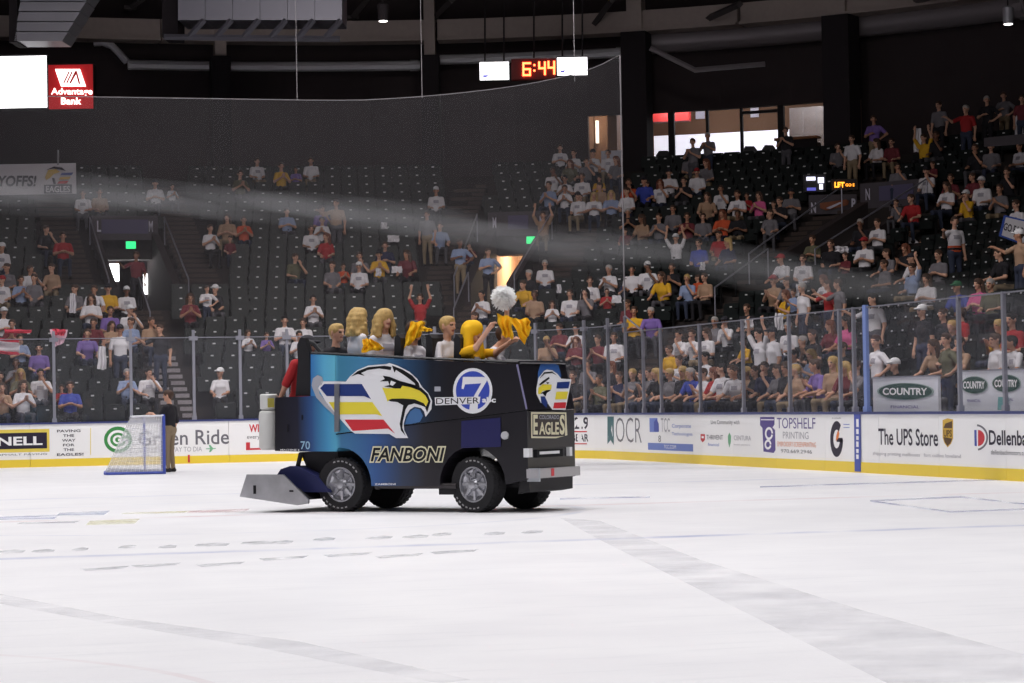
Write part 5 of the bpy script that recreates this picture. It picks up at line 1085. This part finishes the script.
ORD = ['front', 'second', 'third', 'fourth', 'fifth', 'sixth', 'seventh', 'eighth', 'ninth', 'tenth', 'eleventh', 'twelfth', 'thirteenth', 'fourteenth', 'fifteenth', 'sixteenth', 'seventeenth', 'eighteenth', 'nineteenth', 'twentieth', 'twenty-first', 'twenty-second', 'twenty-third', 'top', 'top']
def zone(px):
    for lim, t in ((100, 'left of the goal portal'), (185, 'around the goal portal'), (290, 'right of the goal portal'), (450, 'behind the machine'), (535, 'around the tan-walled corner portal'), (626, 'right of the tan-walled portal'), (720, 'below the broad column'), (800, 'below the lounge windows'), (870, 'above the blue line'), (950, 'above the single oval board')):
        if px < lim: return t
    return 'above the double oval board'
for ent in CROWD.replace('\n', '|').split('|'):
    tk_ = ent.split(); px, py, sh, mk = float(tk_[0]), float(tk_[1]), tk_[2], set(tk_[3:])
    stand = 't' in mk; child = 'h' in mk; sc = random.uniform(.95, 1.05)*(.74 if child else 1.0)
    if 'u' in mk: pose = 'st_up' if stand else 'sit_up'
    elif 'o' in mk: pose = 'st_out' if stand else 'sit_one'
    elif 'Z' in mk: pose = 'st_out'
    elif stand: pose = random.choice(['st_down', 'st_clap', 'st_hip', 'st_out'])
    else: pose = random.choice(SIT)
    hh = BODY[pose][1].z*sc
    d, q = hit_rake(px, py, hh)
    off = .0 if stand else .1
    i = int(round((d-D0-off)/RUN)); top = i >= NROW
    if top: i = NROW
    if i < 0: i = 0
    dd = (drow(i)+off) if not top else (min(max(d, D_TOP+.2), D_TOP+1.2))
    if stand and not top: dd = drow(i)-.12
    p = hit_d(px, py, dd); q = qof(p.x, p.y)
    z = zrow(min(i, NROW))
    for a, b, r0, r1 in PORTALS:
        if a < q < b and r0 <= i < r1: z = zrow(r0)-.55; dd = drow(r0)+1.5; p = hit_d(px, py, dd); q = qof(p.x, p.y); stand = True; pose = 'st_hip'; i = r0
    # keep neighbours in one row from sharing a place
    taken = ROWTAKEN.setdefault((i, stand), [])
    for _ in range(6):
        cl = [t for t in taken if abs(t-q)*arcw(dd, q) < .5]
        if not cl: break
        q += (.5-abs(cl[0]-q)*arcw(dd, q)+.01)/arcw(dd, q)*(1 if q >= cl[0] else -1)
    taken.append(q); P_, n_ = pt(dd, q)
    face = -n_; jit = random.uniform(-.3, .3)
    # most look towards the machine
    tgt = Vector((ZO.x, ZO.y, 0))-P_; tgt.normalize(); face = (face*.65+tgt*.35).normalized()
    rz = math.atan2(-face.x, face.y)+jit
    if 'Z' in mk: rz += 1.2
    hair = 'long' if 'l' in mk else 'short'; hcol = 'b'
    for k_ in 'gyk':
        if k_ in mk: hcol = k_
    if hair == 'long' and hcol == 'b': hcol = random.choice('bbyr')
    for k_, cc in (('c', 'w'), ('d', 'd'), ('r', 'r'), ('n', 'n')):
        if k_ in mk: hair, hcol = 'cap', cc
    skin = 2 if random.random() < .05 else random.choice((0, 0, 1)); pants = random.choice((0, 0, 1, 1, 2, 3))
    o = place_person(pose, (P_.x, P_.y, z), rz, sh, hair, hcol, skin, pants, sc, sh == 'W' and 'x' not in mk and random.random() < .7)
    hd = {'cap': {'w': ' and white cap', 'd': ' and dark cap', 'r': ' and red cap', 'n': ' and green cap'}.get(hcol, '')}.get(hair, ' with long hair' if hair == 'long' else (' with grey hair' if hcol == 'g' else ' with black hair' if hcol == 'k' else ' with blond hair' if hcol == 'y' else ''))
    act = {'sit_up': 'arms raised ', 'st_up': 'arms raised ', 'sit_one': 'one arm raised ', 'st_out': 'arm held out ', 'sit_clap': 'hands together ', 'st_clap': 'hands together ', 'sit_face': 'hand at face ', 'sit_knee': 'leaning forward ', 'st_hip': 'hand on hip '}.get(pose, '')
    who = ('child' if child else 'fan')+' in '+CODE[sh][0]+hd
    row = 'at the top rail' if top else ('standing ' if stand else 'seated ')+('in the '+ORD[i]+' row')
    PEOPLE.append(dict(o=o, px=px, i=i, q=q, d=dd, stand=stand, who=who, row=row, zone=zone(px), act=act.strip(), W=sh, mk=mk, z=z, sc=sc))
# labels that single each one out
from collections import defaultdict
grp = defaultdict(list)
for P in PEOPLE: P['lab'] = f"{P['who']} {P['row']} {P['zone']}"; grp[P['lab']].append(P)
for lab, ps in grp.items():
    if len(ps) > 1:
        for P in ps: P['lab'] = f"{P['who']} {P['act']} {P['row']} {P['zone']}".replace('  ', ' ')
grp = defaultdict(list)
for P in PEOPLE: grp[P['lab']].append(P)
for lab, ps in grp.items():
    if len(ps) > 1:
        ps.sort(key=lambda P: P['px']); w_ = {2: ['left', 'right'], 3: ['leftmost', 'middle', 'rightmost']}.get(len(ps), ['first', 'second', 'third', 'fourth', 'fifth'])
        for P, t in zip(ps, w_): P['lab'] = t+' '+lab
for P in PEOPLE:
    w_ = P['lab'].split()
    if len(w_) > 16: P['lab'] = P['lab'].replace(' seated in the', ' in the').replace(' standing in the', ' in the')
    P['lab'] = ' '.join(P['lab'].split()[:16])
    tag(P['o'], P['lab'], 'person', 'spectators '+P['zone'])
    if 'Z' in P['mk']:
        # striped jersey of the tall standing fan
        o = P['o']; o['label'] = 'tall fan standing sideways in white jersey with orange and black hem stripes'
        for k, (c, zz) in enumerate((('O', 1.06), ('K', 1.01), ('O', .96))):
            M = Matrix.Translation((0, 0, zz)) @ Matrix.Diagonal((1.34, .98, 1, 1))
            MB().lathe([(-.022, .128), (.022, .128)], M, 24).build('jersey_stripe', M_SHIRT[c], o, True)
# towels, signs and pom-poms the crowd holds
def cloth(name, pxs, depth, m, label, cat='towel', amp=.05, n=10, thick=.012, seed=0, nrm=None):
    """rippled sheet between four pixel corners at one depth"""
    c = [at_depth(x, y, depth) for x, y in pxs]; rr = random.Random(seed+int(pxs[0][0])); f1, f2, ph = rr.uniform(4, 7), rr.uniform(2, 4), rr.uniform(0, 6); mb = MB(); F_ = []; base = c[3]
    for s in (0, 1):
        for a in range(n+1):
            for b in range(n+1):
                u, v = a/n, b/n; p = (c[0]*(1-u)+c[1]*u)*(1-v)+(c[3]*(1-u)+c[2]*u)*v
                w = amp*(math.sin(f1*u*3+ph+v*2)+.6*math.sin(f2*v*3+u*4)); p = p+FWD*(w+s*thick)+RGT*(.3*amp*math.sin(v*9+ph))+UPV*(.3*amp*math.sin(u*11+ph)); mb.v.append(tuple(p))
    N_ = (n+1)**2
    for a in range(n):
        for b in range(n):
            i = a*(n+1)+b; q = (i, i+1, i+n+2, i+n+1); mb.f += [q, tuple(N_+x for x in reversed(q))]; mb.mi += [0, 0]
    edge = [a*(n+1) for a in range(n+1)]+[n*(n+1)+b for b in range(1, n+1)]+[a*(n+1)+n for a in range(n-1, -1, -1)]+[b for b in range(n-1, 0, -1)]
    for a, b in zip(edge, edge[1:]+edge[:1]): mb.f.append((a, b, N_+b, N_+a)); mb.mi.append(0)
    o = mb.build(name, m, None, True); 
    if label: tag(o, label, cat)
    return o
def rake_depth(px, py, h): d, q = hit_rake(px, py, h); p = pt(d, q)[0]; return project((p.x, p.y, Z0+(d-D0)/RUN*RISE+h))[2]
M_TOWW = mat('towel_white', srgb(226, 222, 228), .9); M_TOWY = mat('towel_yellow', srgb(240, 186, 22), .85)
for x0, y0, x1, y1, t in ((98, 346, 106, 369, 'white towel hanging from the hands of the maroon shirted fan'), (70, 293, 76, 313, 'white towel over the shoulder of the grey shirted fan'), (775, 313, 783, 330, 'white towel waved high above the glass'), (745, 319, 753, 328, 'white towel raised above the standing white shirt'), (796, 284, 799, 296, 'small white towel beside the standing boy'), (557, 284, 561, 293, 'white towel held by the grey haired fan'), (612, 295, 621, 303, 'white bag on an empty seat by the net edge'), (376, 268, 381, 276, 'white towel on the lap of the yellow shirted fan'), (392, 266, 402, 273, 'white paper sheet between the yellow and maroon fans'), (388, 235, 399, 242, 'white card held up by the navy shirted fan'), (381, 222, 387, 229, 'white cup shape held above the empty row'), (700, 262, 705, 270, 'white towel end right of the kneeling fan'), (914, 128, 921, 152, 'white towel draped on the yellow shirted fan'), (835, 246, 848, 253, 'grey towel tossed across the right portal rail')):
    cloth('held_towel', [(x0, y0), (x1, y0+.5), (x1+.5, y1), (x0-.5, y1)], rake_depth((x0+x1)/2, y1, .7)-.35, M_TOWW, t, 'towel', .03, 6)
fl = cloth('waved_banner', [(-14, 338), (19, 341), (20, 353), (-14, 349)], 62.6, M_TOWW, 'red and white banner waved at the left edge behind the glass', 'banner', .03, 8)
M_RB = mat('banner_red', srgb(206, 60, 80), .8)
for y in ((337, 340.4), (349.6, 353)):
    o = cloth('banner_edge', [(-14, y[0]-.4), (19, y[0]+3), (19, y[1]+2.6), (-14, y[1]-.8)], 62.52, M_RB, None, amp=.03, n=8); o.parent = fl
fl2 = cloth('small_flag', [(50, 329), (68, 330), (64, 343), (54, 347)], 62.6, mat('flag_pink', srgb(230, 190, 206), .8), 'pink and red flag hanging over the glass near the left post', 'flag', .03, 6); o = cloth('flag_band', [(52, 328.6), (66, 329.6), (64, 336), (55, 335)], 62.5, M_RB, None, amp=.03, n=6); o.parent = fl2
fl3 = cloth('small_flag', [(4, 329), (32, 330), (31, 333), (5, 333)], 62.7, M_RB, 'thin pink flag edge above the left banner', 'flag', .02, 6)
# hand-made signs
def hsign(pxs, depth, rim_m, face_m, label, word, wbox):
    root = tag(empty('handmade_sign', at_depth(*pxs[3], depth)), label, 'sign'); c = [at_depth(*p, depth) for p in pxs]; f = FWD*.02
    to_par(MB().hexa([c[3], c[2], c[2]+f, c[3]+f, c[0], c[1], c[1]+f, c[0]+f]).build('card', rim_m), root)
    m_ = sum((Vector(p) for p in c), Vector())/4; k = [m_+(p-m_)*.86-FWD*.006 for p in c]; to_par(MB().add(k, [(0, 3, 2, 1)]).build('card_face', face_m), root)
    if word:
        v, fc_ = text_tris(word, .02); to_par(link(bpy.data.objects.new('lettering', MB().add([(k[3]*(1-u)+k[2]*u)*(1-(.3+.4*w))+(k[0]*(1-u)+k[1]*u)*(.3+.4*w)-FWD*.006 for u, w in v], fc_).mesh('l', M_BINK))), root)
hsign([(1004, 215), (1034, 222), (1032, 248), (999, 236)], rake_depth(1010, 235, .9)-.3, mat('sign_blue', srgb(60, 90, 180), .7), M_TOWW, 'blue rimmed white handmade sign held up at the right edge', 'GO EAGLES', None)
hsign([(1015, 111), (1036, 108), (1036, 133), (1015, 135)], rake_depth(1015, 135, .5)-.5, M_TOWW, M_TOWW, 'white sign with dark letter at the upper right edge', 'X', None)
tag(MB().hexa([at_depth(984, 147, 70), at_depth(1040, 143, 70), at_depth(1040, 143, 70.2), at_depth(984, 147, 70.2), at_depth(984, 138, 70), at_depth(1040, 132, 70), at_depth(1040, 132, 70.2), at_depth(984, 138, 70.2)]).build('rail_wall', M_PARA), 'low grey parapet wall at the upper right edge', 'wall')
# ================================================================== SEATS
M_SEAT = mat('seat_plastic', srgb(25, 30, 30), .5, spec=.25); M_PLATE = mat('number_plate', srgb(214, 214, 216), .5); M_STAND = mat('seat_stand', srgb(26, 26, 28), .6)
# local: x across, y towards the rink, z up
SB = MB().prism([(-.262, .0), (-.25, -.04), (.25, -.04), (.262, .0), (.262, .32), (.24, .36), (-.24, .36), (-.262, .32)], lambda x, z: (x, -.10-.12*z, .42+z), lambda x, z: (x, -.14-.12*z, .42+z))
SP_UP = MB().prism([(-.245, 0), (.245, 0), (.255, .3), (.22, .37), (-.22, .37), (-.255, .3)], lambda x, z: (x, .05-.16*z, .4+z), lambda x, z: (x, -.03-.16*z, .4+z))
SS = MB().box(-.29, -.268, -.2, .16, .0, .06).box(-.29, -.268, -.12, -.04, .06, .62).box(-.295, -.262, -.14, .2, .6, .64)
SN = MB().box(-.04, .04, .004, .012, .655, .69)
ME = dict(back=SB.mesh('seat_back', M_SEAT), pan=SP_UP.mesh('seat_pan', M_SEAT), stand=SS.mesh('seat_stand', M_STAND), plate=SN.mesh('seat_plate', M_PLATE))
ALL = []
PQ = defaultdict(list)
for P in PEOPLE:
    if not P['stand']: PQ[P['i']].append(P['q'])
for i in range(NROW):
    d = drow(i); q = QMIN
    while q < QMAX:
        aw = arcw(d, q); st = .56/aw
        if not in_portal(q, i, .3/aw) and not in_aisle(q, i, .28):
            p, n = pt(d+.1, q); x, y, zc = project((p.x, p.y, zrow(i)+.6))
            if -60 < x < 1200:
                occ = any(abs(q-t)*aw < .33 for t in PQ[i])
                ALL.append((zc, i, q, p, n, x, y, occ))
        q += st
free = [s for s in ALL if not s[7] and 0 < s[5] < 1024 and s[6] < 412 and not (345 < s[5] < 525 and s[6] > 352) and not (262 < s[5] < 345 and s[6] > 400) and not (870 < s[5] < 942 and s[6] > 372) and not (955 < s[5] and s[6] > 366)]
# hidden behind a nearer person?
def covered(s):
    for P in PEOPLE:
        if P['i'] <= s[1]:
            o = P['o']; hx, hy, hz = project(o.location+Vector((0, 0, BODY[o.data.name[5:]][1].z*P['sc']*.8)) )
            if abs(hx-s[5]) < 7 and -4 < s[6]-hy < 26: return True
    return False
free.sort(key=lambda s: s[0]); chosen = []
for s in free:
    if len(chosen) >= 300: break
    if not covered(s): chosen.append(s)
ids = {(s[1], s[2]) for s in chosen}
def side_name(x): return 'at the left end behind the goal' if x < 185 else 'left of the machine' if x < 300 else 'behind the machine' if x < 540 else 'in the corner beside the net edge' if x < 680 else 'in the right stand'
for s in chosen:
    zc, i, q, p, n, x, y, occ = s
    e = empty('stadium_seat', (p.x, p.y, zrow(i)), math.atan2(n.x, -n.y))
    for nm, k in (('backrest', 'back'), ('seat_pan', 'pan'), ('stand', 'stand'), ('number_plate', 'plate')): link(bpy.data.objects.new(nm, ME[k]), e)
    t = f"empty dark folding seat, {ORD[i]} row {side_name(x)}"
    tag(e, t, 'seat', f"empty seats, {ORD[i]} row {side_name(x)}")
rest = [s for s in ALL if (s[1], s[2]) not in ids]
V_, F_, MI_ = [], [], []; off = 0
src = [(np.array(m.v), m.f, mi) for m, mi in ((SB, 0), (SP_UP, 0), (SN, 1), (SS, 2))]
for zc, i, q, p, n, x, y, occ in rest:
    a = math.atan2(n.x, -n.y); c, s_ = math.cos(a), math.sin(a)
    for v, f, mi in src:
        if occ and v is src[1][0]: 
            v = v.copy(); v = np.stack([v[:, 0], (v[:, 2]-.4)-.02, .42+(v[:, 1])*.6], 1)
        elif occ and mi == 1: continue
        w = np.stack([v[:, 0]*c-v[:, 1]*s_+p.x, v[:, 0]*s_+v[:, 1]*c+p.y, v[:, 2]+zrow(i)], 1); V_.append(w); F_ += [tuple(off+t for t in g) for g in f]; MI_ += [mi]*len(f); off += len(v)
me = bpy.data.meshes.new('seat_rows'); me.from_pydata(np.concatenate(V_).tolist(), [], F_)
for m in (M_SEAT, M_PLATE, M_STAND): me.materials.append(m)
me.polygons.foreach_set('material_index', MI_); me.update()
tag(link(bpy.data.objects.new('distant_seat_rows', me)), 'dark folding seats filling the remaining rows of the stands', 'seating', kind='stuff')
# ================================================================== RIDERS, DRIVER, GOAL, MAN ON THE ICE
Z3 = ZI.to_3x3()
def on_machine(px, py, y): return ZM @ zplane(px, py, 1, y)
def rider(key, px, py, y, face_px, shirt, hair, hcol, label, scale=1.0, print_=False, **kw):
    """head centre at the pixel, y across the machine; face_px = turn from the machine's forward direction (radians, + towards the far side)"""
    me, hc, ht = BODY[key]; hp = on_machine(px, py, y); rz = ZROT-math.pi/2+face_px
    R_ = Matrix.Rotation(rz, 3, 'Z'); o = place_person(key, hp-(R_ @ (hc*scale)), rz, shirt, hair, hcol, 0, 1, scale, print_, **kw)
    return tag(o, label, 'person', 'fans riding on the machine')
C_ = .011
make_body('r_lap', True, (arm_lap(-1), arm_lap(1)), C_, female=True); make_body('r_fwd', True, (((-.1, .1, -.24), (-.04, .34, -.16), (0, 1, .2)), ((.06, .1, -.24), (.0, .34, -.2), (0, 1, 0))), C_, female=True)
make_body('r_man', True, (arm_knee(-1), arm_knee(1)), C_); make_body('r_raise', True, (((-.02, .22, .0), (-.03, .46, .14), (0, .9, .3)), ((.02, .22, .06), (.0, .4, .28), (0, .6, .6))), C_, lean=.05)
make_body('r_pom', True, (((-.08, .05, .24), (-.02, .1, .48), (0, .1, 1)), arm_lap(1)), C_, female=True, head_fwd=.1); make_body('r_cover', True, (arm_face(-1), arm_face(1)), C_, head_fwd=.04, lean=.06)
rider('r_lap', 337, 334, .95, -.2, 'K', 'short', 'y', 'blond rider in black top low behind the tank rim')
rider('r_lap', 359, 319.5, .62, 1.0, 'W', 'wavy', 'y', 'rider with long wavy blond hair in white shirt, rearmost', print_=True)
rider('r_lap', 385, 320.5, .42, -.5, 'W', 'wavy', 'y', 'rider in profile with wavy blond hair and printed white shirt', 1.0, True)
rider('r_fwd', 414.5, 331.5, .4, -.15, 'W', 'short', 'b', 'rider in white shirt hidden under a yellow towel', 1.0, True)
rider('r_man', 448, 327, .45, -.2, 'W', 'short', 'y', 'short haired blond rider in plain white shirt facing forward')
rider('r_raise', 473, 333.5, .36, -.12, 'Y', 'hood', 'y', 'rider in yellow shirt with yellow towel hood, arms stretched forward', 1.0, True, shirt_mat=mat('shirt_gold', srgb(236, 178, 24), .85), fem_hair_mat=M_TOWY)
rider('r_pom', 505, 336.5, .75, .2, 'W', 'short', 'b', 'rider in printed white shirt raising a white pom-pom at the front', 1.0, True)
dm = project(on_machine(500, 330, .4))[2]
cloth('yellow_towel', [(496, 314), (512, 317), (513, 339), (502, 336)], project(on_machine(503, 326, .3))[2], M_TOWY, 'yellow towel waved by the hooded rider, inner one', 'towel', .035, 12)
cloth('yellow_towel', [(510, 319), (529, 318.5), (531, 328), (524, 344)], project(on_machine(518, 330, .3))[2]-.05, M_TOWY, 'yellow towel waved by the hooded rider, outer one', 'towel', .035, 12)
cloth('yellow_towel', [(363, 338.5), (371, 339), (385.5, 349), (362, 352.5)], project(on_machine(372, 346, .06))[2], M_TOWY, 'yellow towel in the lap of the wavy haired riders', 'towel', .03, 12)
cloth('yellow_towel', [(410, 322), (425, 321), (420, 336), (403, 349)], project(on_machine(414, 332, .24))[2], M_TOWY, 'yellow towel flung over the face of the hidden rider', 'towel', .03, 12)
cloth('yellow_towel', [(421, 325.5), (433, 329.4), (432, 331.4), (421, 331.5)], project(on_machine(427, 328, .24))[2], M_TOWY, 'small yellow towel corner sticking out beside the hidden rider', 'towel', .015, 8)
# white pom-pom: strands around a handle
pc_ = on_machine(503.5, 296.5, .75); pm = MB(); rr = random.Random(3)
for k in range(1100):
    d = Vector((rr.gauss(0, 1), rr.gauss(0, 1), rr.gauss(.25, 1))).normalized(); L = rr.uniform(.12, .175); b = d.cross(Vector((rr.random(), rr.random(), rr.random()))).normalized()*.008
    p1_ = pc_+d*L*.6; p2_ = pc_+d*L+Vector((0, 0, -.02)); pm.add([pc_+b, pc_-b, p1_-b, p1_+b, p2_+b*.6, p2_-b*.6], [(0, 1, 2, 3), (3, 2, 5, 4)])
pom = tag(empty('pom_pom', pc_), 'fluffy white pom-pom held high above the riders', 'pom-pom'); M_POM = thin('pom_white', (.95, .95, .95), 1.0); M_POM.node_tree.nodes.clear(); _n = M_POM.node_tree.nodes; _d = _n.new('ShaderNodeBsdfDiffuse'); _t = _n.new('ShaderNodeBsdfTranslucent'); _m = _n.new('ShaderNodeMixShader'); _oo = _n.new('ShaderNodeOutputMaterial'); _d.inputs[0].default_value = _t.inputs[0].default_value = (.95, .95, .95, 1); M_POM.node_tree.links.new(_d.outputs[0], _m.inputs[1]); M_POM.node_tree.links.new(_t.outputs[0], _m.inputs[2]); M_POM.node_tree.links.new(_m.outputs[0], _oo.inputs[0])
pm.lathe([(-.1, .03), (-.06, .085), (0, .105), (.06, .085), (.1, .03)], Matrix.Translation(pc_), 14); a_ = pm.build('strands', M_POM); a_['kind'] = 'stuff'; to_par(a_, pom); to_par(MB().tube([pc_, pc_+Vector((0, 0, -.14))], .014, 8).build('handle', M_TOWW), pom)
# driver on the rear seat
make_body('driver', True, (((-.08, .12, -.22), (-.05, .36, -.16), (0, 1, 0)), ((.05, -.1, -.25), (.05, -.2, -.44), (.1, -.4, -.9))), C_, sleeve=1.0, lean=.05, head_fwd=.06)
dr = rider('driver', 308, 347, .5, 0, 'R', 'cap', 'd', 'driver in red jacket and dark cap on the rear seat'); dr.material_slots[2].material = M_PANTS[4]
# goal frame with net, seen from its side
GB = ground(164.5, 474.0); GA = ground(105, 475.3)
M_GBLUE = mat('goal_blue', srgb(70, 88, 180), .4); M_GNET = thin('goal_net', (.82, .82, .84), .3); M_GPAD = mat('goal_pad', srgb(222, 222, 228), .8)
goal = tag(empty('hockey_goal', (GA+GB)/2), 'hockey goal with white net and blue side frame standing sideways', 'goal')
gx = (GB-GA); gl_ = gx.length; gx.normalize(); gy = Vector((-gx.y, gx.x, 0))
GM = Matrix(((gx.x, gy.x, 0, GA.x), (gx.y, gy.y, 0, GA.y), (0, 0, 1, 0), (0, 0, 0, 1)))
def G(x, y, z): return GM @ Vector((x, y, z))
GH = 1.22; GD = gl_; GWID = 1.83; xt = GD*.46
def gp(mb, nm, m, smooth=True): return to_par(mb.build(nm, m, None, smooth), goal)
for k, y in enumerate((0, GWID)): gp(MB().tube([G(GD, y, 0), G(GD, y, GH)], .032, 10), 'goal_post', M_GBLUE)
gp(MB().tube([G(GD, 0, GH), G(GD, GWID, GH)], .032, 10), 'crossbar', M_GBLUE)
for y in (0, GWID): gp(MB().tube([G(GD, y, .03), G(0.1, y, .03), G(0, y+(.15 if y == 0 else -.15), .03)], .028, 8), 'base_rail', M_GBLUE); gp(MB().tube([G(GD, y, GH), G(xt, y, GH-.01)], .02, 8), 'top_rail', M_GPAD)
gp(MB().tube([G(0, .15, .03), G(0, GWID-.15, .03)], .028, 8), 'base_rail', M_GBLUE); gp(MB().tube([G(xt, 0, GH-.01), G(xt, GWID, GH-.01)], .02, 8), 'top_rail', M_GPAD)
gp(MB().tube([G(GD*.68, .9, .03), G(GD*.68, .9, GH-.02)], .022, 8), 'centre_brace', M_GBLUE)
def quad(pts): return MB().add([G(*p) for p in pts], [(0, 1, 2, 3)])
gp(quad([(0, .1, .03), (GD, 0, .03), (GD, 0, GH), (xt, 0, GH)]), 'side_net', M_GNET); gp(quad([(0, GWID-.1, .03), (GD, GWID, .03), (GD, GWID, GH), (xt, GWID, GH)]), 'side_net', M_GNET)
gp(quad([(0, .1, .03), (0, GWID-.1, .03), (xt, GWID, GH), (xt, 0, GH)]), 'back_net', M_GNET); gp(quad([(xt, 0, GH), (GD, 0, GH), (GD, GWID, GH), (xt, GWID, GH)]), 'top_net', M_GNET)
gp(quad([(xt, 0, GH), (GD, 0, GH), (GD, 0, GH-.17), (xt-.1, 0, GH-.17)]), 'top_skirt', M_GNET)
# strings of the near net as real cords
ms = MB()
for k in range(15):
    f = k/14; ms.tube([G(GD*f*1.0, .0+.1*(1-f), .03), G(xt+(GD-xt)*f, 0, GH)], .0028, 3, cap=False)
for k in range(1, 14):
    f = k/14; ms.tube([G(xt*f, .1*(1-f), .03+(GH-.03)*f), G(GD, 0, .03+(GH-.03)*f)], .0028, 3, cap=False)
c_ = gp(ms, 'net_cords', M_GPAD, False); c_['kind'] = 'stuff'
gp(MB().hexa([G(0, .12, 0), G(GD*.98, .02, 0), G(GD*.98, .08, 0), G(0, .18, 0), G(.05, .12, .14), G(GD*.98, .02, .1), G(GD*.98, .08, .1), G(.05, .18, .14)]), 'skirt_pad', M_GPAD, False)
# man leaning on the goal
make_body('rink_man', False, (((-.08, .12, -.24), (-.02, .3, -.12), (0, 1, .1)), arm_down(1)), C_, sleeve=1.0, head_turn=.2)
MP = ground(170.5, 472.2); vd = (CAM-MP); vd.z = 0; vd.normalize(); lf = -_r0
fdir = (lf*.85+(-vd)*.35).normalized()
mn = place_person('rink_man', MP, math.atan2(-fdir.x, fdir.y), 'K', 'short', 'b', 0, 2, 1.0)
tag(mn, 'person in dark jacket and khaki trousers standing on the ice behind the goal', 'person')

# ================================================================== pale streak in front of the stands, added as a thin scattering volume
M_STREAK = bpy.data.materials.new('mist'); M_STREAK.use_nodes = True; _nt = M_STREAK.node_tree; _nt.nodes.clear()
_o = _nt.nodes.new('ShaderNodeOutputMaterial'); _v = _nt.nodes.new('ShaderNodeVolumePrincipled'); _v.inputs['Color'].default_value = (.9, .9, .95, 1); _v.inputs['Density'].default_value = .035; _nt.links.new(_v.outputs[0], _o.inputs['Volume'])
mist = tag(empty('mist_streak', at_depth(560, 245, 52)), 'thin pale see-through streak in front of the stands', 'mist', kind='stuff')
_rm = random.Random(11); _ml = [(-40, 188), (120, 196), (300, 208), (450, 226), (560, 242), (700, 258), (850, 280), (1010, 304)]
for k in range(34):
    f = k/33*(len(_ml)-1); i_ = min(int(f), len(_ml)-2); f -= i_; x = _ml[i_][0]*(1-f)+_ml[i_+1][0]*f+_rm.uniform(-15, 15); y = _ml[i_][1]*(1-f)+_ml[i_+1][1]*f+_rm.uniform(-8, 8)
    c = at_depth(x, y, 52+_rm.uniform(-1.5, 1.5)); d = at_depth(x+50, y+6, 52)-at_depth(x, y, 52)
    M = Matrix.Translation(c) @ d.to_track_quat('X', 'Z').to_matrix().to_4x4() @ Matrix.Rotation(_rm.uniform(-.04, .04), 4, 'Y') @ Matrix.Diagonal((_rm.uniform(1.2, 3.0), 1.2, _rm.uniform(.14, .42), 1))
    to_par(MB().lathe([(math.sin(t), max(.001, math.cos(t))) for t in np.linspace(-1.55, 1.55, 11)], M @ Matrix.Rotation(math.pi/2, 4, 'Y'), 14).build('mist_puff', M_STREAK), mist)
